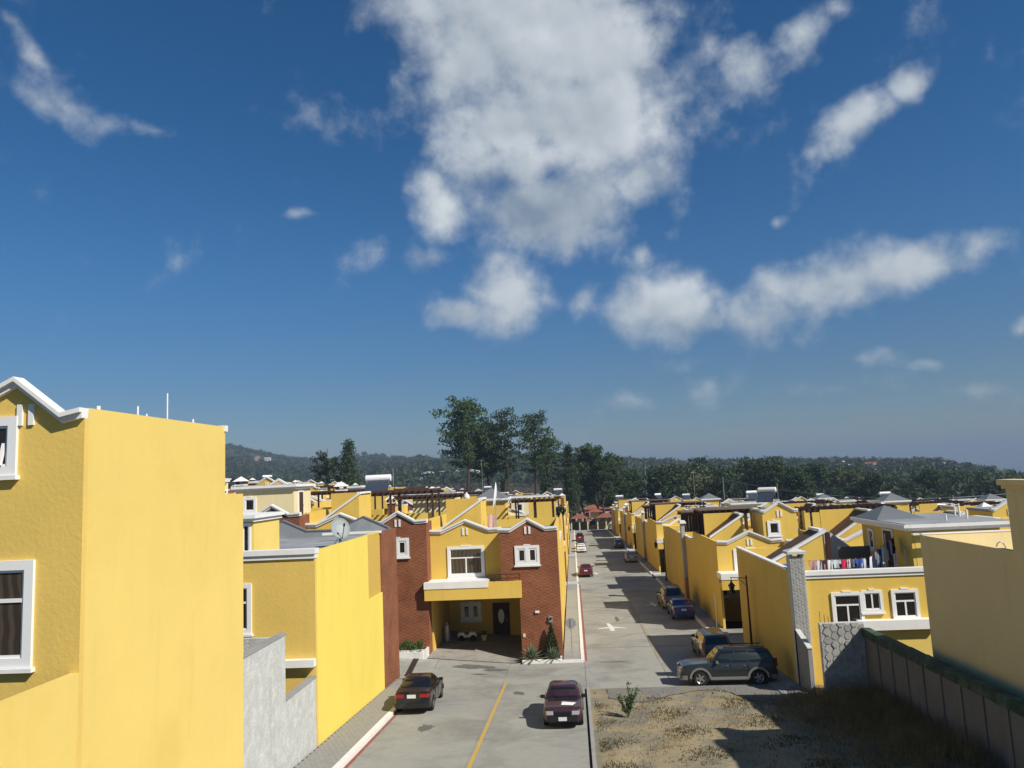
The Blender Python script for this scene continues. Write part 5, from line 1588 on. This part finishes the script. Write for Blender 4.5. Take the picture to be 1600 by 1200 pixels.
for k in range(14):
    a = k * 2.4; m.poly([(0, 0, .3), (.12 * math.cos(a) + .03, .12 * math.sin(a), .5), (.2 * math.cos(a), .2 * math.sin(a), .62), (.12 * math.cos(a) - .03, .12 * math.sin(a), .5)])
m.build('leaves', leaf_dark, t)
# small fittings on the brick tower
for x, z, lab in ((-2.55, 2.62, 'white wall lamp on the brick tower beside the garage'), (-12.2, 3.6, 'white wall lamp on the left brick tower')):
    t = thing('wall_lamp', lab, 'wall lamp', (x, 48.17, z)); MB().box(-.13, -.09, 0, .13, 0, .13).build('lamp_box', frame, t); MB().box(-.1, -.1, .02, .1, -.09, .11).build('lens', tankwhite, t)
t = thing('electric_meter', 'grey electric meter box on the right of the brick tower', 'meter', (-1.75, 48.17, 2.05)); MB().box(-.12, -.1, 0, .12, 0, .36).build('meter_box', galv, t); MB().lathe([(0.09, -.16), (0, -.16)], (0, 0, .22), 12, 'Y').build('meter_dial', pane_d, t)
t = thing('doorbell', 'small pale doorbell box low on the brick tower edge', 'doorbell', (-3.42, 48.17, 1.2)); MB().box(-.07, -.05, 0, .07, 0, .2).build('bell_box', cream, t)

# ================================================================ lamps and sign
def street_lamp(x, y, label):
    z = G(y) + .1
    t = thing('street_lamp', label, 'street lamp', (x, y, z), 0, 'lantern street lamps on the right pavement')
    m = MB(); m.lathe([(.11, 0), (.11, .25), (.075, .35), (.06, 2.6), (.05, 4.6), (.0, 4.62)], n=10); m.build('pole', iron, t)
    m = MB(); m.tube((0, 0, 4.45), (-.95, 0, 4.52), .025, 6); m.tube((0, 0, 4.0), (-.5, 0, 4.46), .018, 6); m.tube((-.9, 0, 4.52), (-.9, 0, 4.32), .018, 6); m.build('arm', iron, t)
    m = MB(); m.lathe([(.0, 4.34), (.05, 4.32), (.07, 4.22), (.21, 4.06), (.23, 4.02), (.16, 4.0)], (-.9, 0, 0), 6); m.lathe([(.07, 3.56), (.0, 3.54)], (-.9, 0, 0), 6)
    for k in range(6):
        a = 2 * PI * k / 6; m.tube((-.9 + .17 * math.cos(a), .17 * math.sin(a), 4.01), (-.9 + .08 * math.cos(a), .08 * math.sin(a), 3.56), .014, 4)
    m.build('lantern', iron, t)
    m = MB(); m.lathe([(.15, 4.0), (.07, 3.57)], (-.9, 0, 0), 6); m.build('lantern_glass', carglass, t)
street_lamp(10.15, 47.4, 'lantern street lamp nearest the camera against the shaded yellow corner house')
street_lamp(9.85, 86.3, 'second lantern street lamp down the right pavement')
street_lamp(9.85, 126, 'third lantern street lamp far down the right pavement')
t = thing('road_sign', 'octagonal road sign seen from behind at the brick house corner', 'road sign', (-.52, 48.3, G(48.3) + .1))
m = MB(); m.tube((0, 0, 0), (0, 0, 2.25), .025, 8); m.build('pole', galv, t)
m = MB(); m.extr([(.33 * math.cos(PI / 8 + PI * k / 4), 0.03, 2.0 + .33 * math.sin(PI / 8 + PI * k / 4)) for k in range(8)], (0, .012, 0)); m.build('plate', galv, t)
m = MB(); m.extr([(.32 * math.cos(PI / 8 + PI * k / 4), .0425, 2.0 + .32 * math.sin(PI / 8 + PI * k / 4)) for k in range(8)], (0, .003, 0)); m.build('sign_face', pred, t)
t = thing('sign_post', 'thin pale post on the pavement before the second yellow house on the right', 'post', (9.5, 55.0, G(55) + .1)); MB().tube((0, 0, 0), (0, 0, 2.6), .025, 6).build('pole', galv, t)
# ================================================================ plants by the houses
def agave(label, loc, k, seed):
    t = thing('agave_plant', label, 'plant', loc, 0, 'agaves in the corner planter'); r = random.Random(seed)
    for i in range(46):
        a = i * 2.39996; e = .12 + 1.25 * (i / 46); L = k * (.62 + .2 * r.random())
        d = Vector((math.cos(a) * math.cos(e), math.sin(a) * math.cos(e), math.sin(e))); sd = Vector((-math.sin(a), math.cos(a), 0)); wd = .05 * k
        m = MB(); b = Vector((0, 0, .1)) + d * .04; mid = b + d * L * .5 + Vector((0, 0, .02)); tip = b + d * L - Vector((0, 0, .10 * L * (1.3 - e)))
        up = d.cross(sd) * -.02
        m.poly([b - sd * wd * .6, mid - sd * wd, tip, mid + up * 1.2]); m.poly([b - sd * wd * .6, mid + up * 1.2, tip, mid + sd * wd]); m.poly([b - sd * wd * .6, mid + sd * wd, b + sd * wd * .6])
        m.build('leaf', leaf_agave, t)
    return t
zc = G(47.6) + .12
agave('larger spiky agave left in the corner planter of the brick house', (-2.95, 47.45, zc), 1.25, 1)
agave('smaller spiky agave right in the corner planter near the kerb', (-1.65, 47.40, zc), 1.0, 2)
def leaf_mass(n, fn, size, seed, name, m_, parent, aspect=1.0):
    """n leaf-sized faces; fn(r) gives a point and a preferred direction"""
    r = np.random.RandomState(seed)
    V = np.zeros((n * 4, 3))
    for i in range(n):
        p, d = fn(r)
        a = r.randn(3) + d; a /= np.linalg.norm(a) + 1e-6
        b = np.cross(a, r.randn(3)); b /= np.linalg.norm(b) + 1e-6
        s = size * (.6 + .8 * r.rand())
        u, v = a * s, b * s * aspect
        V[i * 4:i * 4 + 4] = (p - u * .5, p + v * .35, p + u * .5, p - v * .35)
    me = bpy.data.meshes.new(name)
    me.from_pydata(V.tolist(), [], [(4 * i, 4 * i + 1, 4 * i + 2, 4 * i + 3) for i in range(n)])
    me.materials.append(m_)
    return add(bpy.data.objects.new(name, me), parent)
t = thing('cypress_shrub', 'dense dark conical shrub behind the agaves at the brick tower', 'shrub', (-1.75, 47.85, zc))
def fcone(r):
    h = r.rand() ** 1.3; a = r.rand() * 6.283; rad = .5 * (1 - h) ** .8 * (.75 + .3 * r.rand())
    return np.array([rad * math.cos(a) , rad * math.sin(a) * .6, .15 + 1.9 * h]), np.array([0, 0, 1.2])
leaf_mass(1500, fcone, .15, 3, 'foliage', leaf_mat('cypress leaves', (.025, .055, .018), (.05, .085, .025), 3), t, .5)
MB().tube((0, 0, -.1), (0, 0, 1.2), .04, 6).build('stem', barkm, t)
t = thing('planter_shrub', 'row of bright green leafy plants in the left brick house planter', 'plants', (-10.9, 47.6, RZ(-10.9, 47.6) + .2))
def fbush(r):
    x = -1.0 + 2.2 * r.rand(); return np.array([x, (r.rand() - .5) * .7, r.rand() * (.62 + .15 * math.sin(x * 7))]), np.array([0, 0, 1.0])
leaf_mass(1500, fbush, .17, 5, 'foliage', leaf_fresh, t, .4)
MB().box(-1.25, -.36, -.4, 1.3, -.26, .08).build('planter_edge', kerbw, t)
t = thing('spiky_shrub', 'tall narrow dark green plant at the left brick tower corner', 'plant', (-12.1, 47.5, RZ(-12.1, 47.5) + .15))
def fspk(r):
    a = r.rand() * 6.28; h = r.rand(); return np.array([.2 * (1 - h * .6) * math.cos(a), .2 * math.sin(a), h * 1.3]), np.array([math.cos(a) * .4, math.sin(a) * .4, 1.6])
leaf_mass(260, fspk, .32, 6, 'foliage', leaf_dark, t, .25)
t = thing('lot_weed', 'upright green weed growing alone on the vacant lot', 'plant', (1.85, 33.85, LZ(1.85, 33.85)))
r = random.Random(4)
for k in range(9):
    a = r.random() * 6.28; L = .75 + .65 * r.random(); top_ = Vector((.42 * math.cos(a) * L, .28 * math.sin(a) * L, L))
    m = MB(); m.tube((0, 0, -.03), top_, .012, 5, .006)
    m.build('stem', leaf_olive, t)
    def fst(rr, top_=top_):
        f = .25 + .75 * rr.rand(); return np.array(top_) * f + rr.randn(3) * .05, np.array([top_.x, top_.y, .3])
    leaf_mass(46, fst, .17, 20 + k, 'leaves', leaf_fresh, t, .45)
t = thing('roof_plant', 'round dark pot plant on the wall top above the left pavement', 'plant', (-1.3, 79.5, 6.6))
def fball(r):
    d = r.randn(3); d /= np.linalg.norm(d); return d * .55 * (.7 + .3 * r.rand()) + np.array([0, 0, .75]), d
leaf_mass(500, fball, .2, 9, 'foliage', leaf_dark, t)
MB().lathe([(0, 0), (.2, 0), (.28, .4), (0, .4)], n=10).build('pot', plantpot, t)

# ================================================================ trees
def tree_proto(kind, label, loc, h, rad, seed, group, cat='tree', name=None, leaf=None, n=2600, size=.62, lean=0.0):
    r = np.random.RandomState(seed)
    t = thing(name or kind, label, cat, loc, 0, group)
    m = MB()
    P = [Vector((lean * h * (i / 6) ** 2 + r.randn() * .012 * h * (i > 0), r.randn() * .012 * h * (i > 0), h * .93 * i / 6)) for i in range(7)]
    r_ = h * .0125 + .06
    for i in range(6): m.tube(P[i], P[i + 1], r_ * (1 - .8 * i / 6), 7, r_ * (1 - .8 * (i + 1) / 6))
    def at(f):
        f = min(.999, f) * 6; i = int(f); return P[i].lerp(P[i + 1], f - i)
    clumps = []
    if kind == 'pine_tree':
        nb = 40; lo = .46
        for k in range(nb):
            f = lo + (.99 - lo) * ((k + r.rand()) / nb) ** .85
            g_ = (f - lo) / (1 - lo)
            reach = rad * (.35 + .75 * math.sin(PI * min(1, g_ * .78 + .2))) * (.55 + .55 * r.rand())
            a = k * 2.4 + r.rand(); b = at(f)
            e = b + Vector((math.cos(a) * reach, math.sin(a) * reach, reach * (.12 + .35 * r.rand())))
            m.tube(b, e, .05 + .004 * h * (1 - g_), 5, .03)
            for q_ in (1.0, .62, .35)[: 3 if reach > rad * .55 else 2]:
                c_ = b.lerp(e, q_) + Vector(r.randn(3) * .3)
                clumps.append((c_, (.16 + .10 * r.rand()) * rad + .42, .55))
        clumps.append((at(.99), .3 * rad, .8))
    elif kind == 'cypress_tree':
        nb = 40
        for k in range(nb):
            f = .12 + .87 * (k + r.rand()) / nb; a = k * 2.4
            reach = rad * (1.02 - f) ** .7 * (.5 + .5 * r.rand()); b = at(f)
            e = b + Vector((math.cos(a) * reach, math.sin(a) * reach, .1 * reach)); m.tube(b, e, .05, 5, .02)
            clumps.append((b.lerp(e, .8), .30 * rad + .3, 1.0)); 
            if r.rand() < .6: clumps.append((b.lerp(e, .35), .3 * rad + .25, 1.0))
    else:
        nb = 34; lo = .28
        for k in range(nb):
            f = lo + (.98 - lo) * (k + r.rand()) / nb; g_ = (f - lo) / (1 - lo)
            a = k * 2.4 + r.rand(); reach = rad * math.sin(PI * (.16 + .80 * g_)) ** .6 * (.55 + .5 * r.rand()); b = at(f * .8)
            e = b + Vector((math.cos(a) * reach, math.sin(a) * reach, h * .14 * (.4 + r.rand()))); m.tube(b, e, .08, 5, .03)
            clumps.append((e, .26 * rad + .3 * r.rand(), .75)); clumps.append((b.lerp(e, .6), .24 * rad, .75))
    m.build('trunk', barkm, t)
    C_ = clumps
    wts = np.array([c_[1] ** 2 for c_ in C_]); cw = np.cumsum(wts / wts.sum())
    def fn(rr):
        c_, cr_, fl = C_[int(np.searchsorted(cw, rr.rand()))]
        d = rr.randn(3); d /= np.linalg.norm(d)
        rad_ = cr_ * (rr.rand() ** .45)
        return np.array(c_) + d * rad_ * np.array([1, 1, fl]), d * .5 + np.array([0, 0, .5])
    leaf_mass(n, fn, size, seed + 50, 'crown', leaf or leaf_pine, t, .8)
    return t
TG = 'tall pines at the end of the estate'
def gz_(x, y): return float(terrain_z(x, y))
p1 = tree_proto('pine_tree', 'tallest broad crowned pine, left of the pine group behind the roofs', (-31, 226, gz_(-31, 226)), 39.5, 9.2, 1, TG, n=8500, size=.72)
p2 = tree_proto('pine_tree', 'thin open crowned pine in the middle of the tall pine group', (-19, 226, gz_(-19, 226)), 37.5, 5.2, 2, TG, n=3300, size=.62)
p3 = tree_proto('pine_tree', 'round topped open pine on the right of the three tallest pines', (-10.6, 228, gz_(-10.6, 228)), 37.2, 6.2, 3, TG, n=4300, size=.65, lean=.02)
p4 = tree_proto('cypress_tree', 'dark pointed conifer just left of the street end', (-.6, 232, gz_(-.6, 232)), 27.0, 4.2, 4, TG, leaf=leaf_dark, n=3400, size=.7)
p5 = tree_proto('broad_tree', 'broad dark tree crown over the street end', (7.2, 236, gz_(7.2, 236)), 28.5, 6.5, 5, TG, leaf=leaf_pine, n=7500, size=.72)
p6 = tree_proto('pine_tree', 'slim dark pine trunk group tree behind the gatehouse', (3.5, 240, gz_(3.5, 240)), 27, 4.0, 6, TG, n=2200, leaf=leaf_dark)
for proto, x, y, sc, rz_, lab in ((p1, -26, 231, .84, 1.1, 'dark pine close behind the tallest broad pine'), (p3, -5.5, 232, .80, 2.2, 'lower pine on the right flank of the tall pine group'),         (p5, 13.5, 243, .86, 2, 'spreading tree right of the street end, tallest on that side'), (p5, 19, 250, .72, 4, 'rounded tree at the right end of the pine group'), (p6, 9.5, 231, .8, 1, 'bare stemmed pine above the red tiled gatehouse'), (p6, 0.5, 226, .72, 3, 'bare stemmed pine left above the gatehouse roof'),
(p4, -9, 246, .66, 1, 'dark conifer low between the pines'), (p4, -22, 247, .62, 1.7, 'dark conifer low behind the thin open pine')):
    dup(proto, (x, y, gz_(x, y)), rz_, lab, TG, (sc, sc, sc))
b1 = tree_proto('broad_tree', 'tall dark ragged tree left of the estate roofs, left of a pair', (-77, 236, gz_(-77, 236)), 23.5, 4.6, 11, 'pair of dark trees beyond the left roofs', leaf=leaf_dark, n=3400, size=.7)
b2 = tree_proto('cypress_tree', 'taller dark pointed tree, right of the pair beyond the left roofs', (-70, 236, gz_(-70, 236)), 26.0, 5.4, 12, 'pair of dark trees beyond the left roofs', leaf=leaf_dark, n=3600, size=.75)
# belt of trees beyond the roofs on the right, and looser trees beyond the left roofs
WG = 'trees of the wood beyond the right hand roofs'
q = random.Random(5)
o1 = tree_proto('broad_tree', 'olive green round tree in the right hand wood', (40, 262, gz_(40, 262)), 17, 5.6, 13, WG, leaf=leaf_olive, n=2600, size=.8)
o2 = tree_proto('broad_tree', 'dark round tree in the right hand wood', (55, 270, gz_(55, 270)), 18, 6.0, 14, WG, leaf=leaf_dark, n=2800, size=.85)
o3 = tree_proto('pine_tree', 'dark pine in the right hand wood', (70, 266, gz_(70, 266)), 21, 4.6, 15, WG, leaf=leaf_pine, n=2400, size=.75)
_U = ['', 'first', 'second', 'third', 'fourth', 'fifth', 'sixth', 'seventh', 'eighth', 'ninth', 'tenth', 'eleventh', 'twelfth', 'thirteenth', 'fourteenth', 'fifteenth', 'sixteenth', 'seventeenth', 'eighteenth', 'nineteenth']
def nth(n):
    if n < 20: return _U[n]
    return {2: 'twenty', 3: 'thirty', 4: 'forty'}[n // 10] + '-' + _U[n % 10] if n % 10 else {2: 'twentieth', 3: 'thirtieth', 4: 'fortieth'}[n // 10]
def order_left(objs, fmt):
    """labels that count from the left as one looks down the street"""
    objs = sorted(objs, key=lambda o: math.atan2(o[0].location.x, o[0].location.y))
    cnt = {}
    for o, kind, zone in objs:
        cnt[(kind, zone)] = cnt.get((kind, zone), 0) + 1
        o['label'] = fmt(nth(cnt[(kind, zone)]), kind, zone)
WOOD = []
PX = ['just right of the street end', 'above the twin gabled roofs', 'behind the solar heater on the right', 'behind the grey pyramid roof', 'above the long flat roofs at the right', 'near the right edge']
for k in range(84):
    f = (k + q.random()) / 84
    y = 245 + q.random() * 120
    x = (.11 + .52 * f) * y
    pr = (o1, o2, o3, o2)[q.randrange(4)]
    kind = {o1: 'olive green round', o2: 'dark round', o3: 'dark pointed'}[pr]
    top_px = 14 + 5 * math.sin(f * 9) - 95 * max(0, f - .36)
    z0 = gz_(x, y); want = 11 + (top_px + 4 - 46 * q.random() ** 1.3) / 1180 * y
    base_h = {o1: 17, o2: 18, o3: 21}[pr]
    sc = max(.32, min(1.5, (want - z0) / base_h))
    c_ = dup(pr, (x, y, z0), q.random() * 6, kind + ' tree', WG, (sc * 1.1, sc * 1.1, sc))
    WOOD.append((c_, kind, 'front' if y < 285 else ('middle' if y < 325 else 'back')))
for pr, kind in ((o1, 'olive green round'), (o2, 'dark round'), (o3, 'dark pointed')): WOOD.append((pr, kind, 'front'))
order_left(WOOD, lambda n, k, z: f'{n} {k} tree from the left in the {z} of the right wood')
LOWT = []
LG = 'trees beyond the left hand roofs'
for k in range(26):
    y = 262 + q.random() * 110; x = -(.50 - .24 * (k + q.random()) / 26) * y
    pr = (o1, o2, o1)[q.randrange(3)]; sc = .38 + .25 * q.random()
    LOWT.append((dup(pr, (x, y, gz_(x, y)), q.random() * 6, 'low tree', LG, (sc * 1.3, sc * 1.3, sc)), 'olive' if pr is o1 else 'dark', ''))
order_left(LOWT, lambda n, k, z: f'{n} low {k} tree from the left beyond the left hand roofs')
# hedge-like bushes where the street ends
for k, (x, y, sc) in enumerate(((-4, 212, .34), (-7.5, 216, .42), (-12, 214, .36), (-2, 220, .44))):
    dup(o1, (x, y, gz_(x, y)), k, f'{["lowest", "largest", "leftmost", "farthest"][k]} green bush at the left end of the street', 'bushes at the street end', (sc * 1.2, sc * 1.2, sc))
# far woods on the hills: one mass of crowns
def far_wood(name, n, m_, dist, azr, seed, size, leaves, hmin=5, hmax=12):
    r = np.random.RandomState(seed)
    d = dist[0] * (dist[1] / dist[0]) ** r.rand(n); a = azr[0] + (azr[1] - azr[0]) * r.rand(n)
    if dist[1] > 1000: d = np.where(d > 400, 400 + (d - 400) * ridge_k(a) * 1.02, d); d = np.where((a > -.27) & (a < .02) & (d < 640), d + 500, d)
    x, y = d * np.sin(a), d * np.cos(a)
    keep = np.sin(x * .011 + 1.3) + np.sin(y * .013 + x * .004) + r.randn(n) * .8 > -.7
    x, y, d = x[keep], y[keep], d[keep]; n = len(x); z = terrain_z(x, y)
    hh = hmin + (hmax - hmin) * r.rand(n) ** 1.5
    s = hh * (.42 + .2 * r.rand(n))
    dirs = r.randn(n, leaves, 3); dirs /= np.linalg.norm(dirs, axis=2, keepdims=True)
    dirs[:, :, 2] = np.abs(dirs[:, :, 2]) * 1.0 - .25
    rad = r.rand(n, leaves, 1) ** .3
    c = np.stack([x, y, z + hh * .5], -1)[:, None, :] + dirs * rad * np.stack([s, s, hh * .5], -1)[:, None, :]
    u = r.randn(n, leaves, 3); u /= np.linalg.norm(u, axis=2, keepdims=True); v = np.cross(u, dirs)
    L = (size * hh / 8 * np.clip(d / 900, .32, 1))[:, None, None] * (.6 + .8 * r.rand(n, leaves, 1))
    V = np.stack([c - u * L, c + v * L * .8, c + u * L], 2).reshape(-1, 3)
    F = np.arange(len(V)).reshape(-1, 3)
    me = bpy.data.meshes.new(name); me.from_pydata(V.tolist(), [], F.tolist()); me.materials.append(m_)
    o = add(bpy.data.objects.new(name, me)); o['kind'] = 'stuff'
far_wood('far_wood', 15000, leaf_far, (300, 1750), (-.58, .66), 8, 2.8, 30, 6, 14)
far_wood('green_wood', 1500, leaf_mat('mid green leaves', (.045, .068, .026), (.075, .098, .036), .05), (300, 620), (-.60, -.24), 17, 1.9, 34, 4, 9)
far_wood('brown_scrub', 1300, leaf_mat('bare brown scrub', (.075, .058, .04), (.11, .085, .055), .05), (300, 620), (-.27, .02), 9, 1.7, 30, 3, 8)

# ================================================================ far buildings
fw = [mat('far wall %d' % i, c_, .9, .2) for i, c_ in enumerate(((.62, .60, .55), (.50, .42, .32), (.45, .30, .24), (.66, .55, .35)))]
fr_ = [mat('far roof %d' % i, c_, .8, .2) for i, c_ in enumerate(((.55, .55, .54), (.26, .10, .06), (.30, .30, .30)))]
GB = 'small houses on the far hillsides'
FAR = []
side = ['left', 'middle', 'right']
for k in range(34):
    a = (-.44 + .10 * q.random()) if k < 6 else ((.30 + .22 * q.random()) if k < 28 else (.0 + .22 * q.random()))
    d = 900 + 550 * q.random() if k < 28 else 480 + 300 * q.random()
    if k < 6: d *= 1.7
    x, y = d * math.sin(a), d * math.cos(a); z = gz_(x, y)
    t = thing('distant_house', f'{["white", "tan", "pinkish", "cream"][k % 4]} far house on the {side[0 if k < 6 else (2 if k < 28 else 1)]} hillside, {["grey", "tiled", "dark"][k % 3]} roofed', 'house', (x, y, z + 3), q.random() * 3, GB)
    FAR.append((t, ['white', 'tan', 'pinkish', 'cream'][k % 4] + ' walled', side[0 if k < 6 else (2 if k < 28 else 1)]))
    L, w_, h = 8 + 6 * q.random(), 6 + 2 * q.random(), 2.5 + 2 * q.random()
    MB().box(-L / 2, -w_ / 2, -6, L / 2, w_ / 2, h).build('wall', fw[k % 4], t)
    m = MB(); m.extr([(-L / 2 - .4, -w_ / 2 - .5, h + .01), (-L / 2 - .4, w_ / 2 + .5, h + .01), (-L / 2 - .4, 0, h + 1.8)], (L + .8, 0, 0)); m.build('roof', fr_[k % 3], t)
    m = MB()
    for u in range(3): m.box(-L / 2 + 1.2 + u * L / 3, -w_ / 2 - .05, h * .35, -L / 2 + 2.4 + u * L / 3, -w_ / 2 - .001, h * .75)
    m.build('window', pane_d, t)
order_left(FAR, lambda n, k, z: f'{n} {k} far house from the left on the {z} hillside')
for k, (a0, d, L, zt, lab) in enumerate(((-.157, 760, 60, 21.5, 'long pale roofed shed on the far rise left of the pines'), (-.095, 800, 45, 20.5, 'white far shed seen through the pine trunks'))):
    x, y = d * math.sin(a0), d * math.cos(a0)
    t = thing('distant_shed', lab, 'building', (x, y, zt - 7), -.1)
    MB().box(-L / 2, -8, -14, L / 2, 8, 4.5).build('wall', fw[0], t)
    m = MB()
    for u in range(4): m.extr([(-L / 2 + u * L / 4, -9, 4.51), (-L / 2 + (u + 1) * L / 4 - .5, -9, 4.51), (-L / 2 + (u + .5) * L / 4, -9, 6.5)], (0, 18, 0))
    m.build('roof', fr_[0], t)
# reddish block and mobile masts beyond the street end
t = thing('distant_block', 'reddish far block with pale window rows right of the pine group', 'building', (62, 470, gz_(62, 470) + 2))
MB().box(-9, -7, -8, 9, 7, 8).build('wall', fw[2], t); MB().box(-26, -7, -8, -9.1, 7, 4.5).build('wall', fw[1], t); MB().box(-9.5, -7.5, 8, 9.5, 7.5, 8.4).build('roof', fr_[2], t)
m = MB()
for i in range(5):
    for j in range(3): m.box(-8 + i * 3.4, -7.06, -3 + j * 3.2, -6.4 + i * 3.4, -7.001, -1.2 + j * 3.2)
m.build('window', pane_d, t)
def utility_pole(x, y, h, label, rz_=0.0):
    t = thing('utility_pole', label, 'utility pole', (x, y, gz_(x, y)), rz_, 'utility poles beyond the roofs')
    MB().tube((0, 0, -.5), (0, 0, h), .16, 8, .10).build('pole', concrete, t)
    m = MB(); m.box(-1.1, -.06, h - .6, 1.1, .06, h - .48); m.box(-.9, -.06, h - 1.4, .9, .06, h - 1.28); m.build('crossarm', concrete, t)
    return t
PO = [(84, 176, 9.5, 'thin pale utility pole at the right between roofs and wood'), (46, 236, 15, 'utility pole behind the twin gabled roofs'), (20, 262, 22, 'pale pole left of the reddish far block'), (29, 300, 22, 'pale pole in front of the reddish far block'), (140, 190, 17, 'utility pole near the right edge behind the beige house')]
tops = []
for x, y, h, lab in PO:
    utility_pole(x, y, h, lab, -.5); tops.append(Vector((x, y, gz_(x, y) + h - .5)))
def wire(a, b, sag, lab):
    t = thing('power_line', lab, 'power line', a); m = MB()
    for off in (-.9, 0, .9):
        P = [Vector((off * .5, off * .8, 0)) + (b - a) * (i / 14) - Vector((0, 0, sag * 4 * (i / 14) * (1 - i / 14))) for i in range(15)]
        for u, v in zip(P[:-1], P[1:]): m.tube(u, v, .022, 4, cap=False)
    m.build('wire', galv, t)
wire(tops[1], tops[0], 2.0, 'faint wires between the poles in front of the right hand wood')
wire(tops[0], tops[4], 1.5, 'faint wires running to the right edge in front of the wood')

# ================================================================ gatehouse at the end of the street
def hip(mb, x0, x1, y0, y1, z, h, ov=.6, mi=0):
    a = [(x0 - ov, y0 - ov, z), (x1 + ov, y0 - ov, z), (x1 + ov, y1 + ov, z), (x0 - ov, y1 + ov, z)]
    d = min(x1 - x0, y1 - y0) / 2
    if x1 - x0 >= y1 - y0: r1, r2 = (x0 + d, (y0 + y1) / 2, z + h), (x1 - d, (y0 + y1) / 2, z + h); F = [(a[0], a[1], r2, r1), (a[1], a[2], r2), (a[2], a[3], r1, r2), (a[3], a[0], r1)]
    else: r1, r2 = ((x0 + x1) / 2, y0 + d, z + h), ((x0 + x1) / 2, y1 - d, z + h); F = [(a[0], a[1], r1), (a[1], a[2], r2, r1), (a[2], a[3], r2), (a[3], a[0], r1, r2)]
    for f in F: mb.poly(f, mi)
    mb.poly(a[::-1], mi)
zg_ = G(218)
t = thing('gatehouse', 'entrance gatehouse with red tiled hipped roofs at the end of the street', 'gatehouse', (0, 218, zg_))
m = MB(); hip(m, -.8, 4.2, 0, 6, 3.1, 1.2); hip(m, 6.6, 11.6, 0, 6, 3.1, 1.2); hip(m, 4.6, 8.0, 2, 6, 4.6, 1.2); m.build('tile_roof', claytile, t)
for x in (-.6, 1.7, 4.0, 6.8, 9.2, 11.4):
    MB().box(x - .16, .1, -.5, x + .16, .42, 3.098).build('column', cream, t)
MB().box(5.0, 2.4, 2.8, 7.6, 5.6, 4.598).build('upper_wall', cream, t)
MB().box(4.3, 2.6, -.5, 6.5, 5.4, 2.799).build('booth_wall', pinkwall, t)
MB().box(4.6, 2.55, 1.0, 6.2, 2.599, 2.2).build('booth_window', pane_d, t)
m = MB(); m.box(-.8, 5.6, -.5, 4.2, 5.8, 1.9); m.box(6.7, 5.6, -.5, 11.6, 5.8, 1.9); m.build('back_wall', cream, t)
m = MB()
for i in range(12): m.box(-.5 + i * .38, .9, -.1, -.42 + i * .38, .96, 1.8)
m.box(-.6, .88, 1.7, 4.1, .98, 1.78); m.build('gate_bars', black, t)
t = thing('barrier', 'red barrier arm by the gatehouse booth', 'barrier', (5.2, 216.6, G(216.6)))
MB().box(-.15, -.15, 0, .15, .15, 1.1).build('barrier_box', pred, t); m = MB(); m.tube((0, 0, 1.0), (3.6, 0, 1.05), .05, 6); m.build('barrier_arm', pred, t)
for k, (x, y, w_, h, mm, rf, lab) in enumerate(((-1, 262, 5, 4.5, fw[0], fr_[2], 'small white house left behind the gatehouse'), (7, 270, 8, 6.5, fw[2], fr_[1], 'pinkish house behind the gatehouse trees'), (15, 262, 8, 6.2, fw[0], fr_[1], 'white house with tiled roof right behind the gatehouse'), (24, 258, 7, 5.5, fw[3], fr_[1], 'cream house right of the gatehouse'))):
    t = thing('house', lab, 'house', (x, y, gz_(x, y)))
    MB().box(-w_ / 2, 0, -1, w_ / 2, 8, h).build('wall', mm, t); m = MB(); hip(m, -w_ / 2, w_ / 2, 0, 8, h + .01, 1.6, .5); m.build('roof', rf, t)
    for u in (-.25, .25):
        MB().box(w_ * u - .6, -.05, h * .55, w_ * u + .6, -.001, h * .85).build('window', pane_d, t)

# ================================================================ haze
HZ = bpy.data.materials.new('valley haze'); HZ.use_nodes = True
t = NT(HZ.node_tree)
vp = t.n('ShaderNodeVolumePrincipled', ins={'Color': (.38, .50, .66, 1), 'Density': .00027, 'Anisotropy': 0.0})
t.n('ShaderNodeOutputMaterial', ins={'Volume': vp.outputs[0]})
hz = MB().box(-11000, -4500, -172, 11000, 13500, 196).build('haze', HZ)
hz['kind'] = 'stuff'
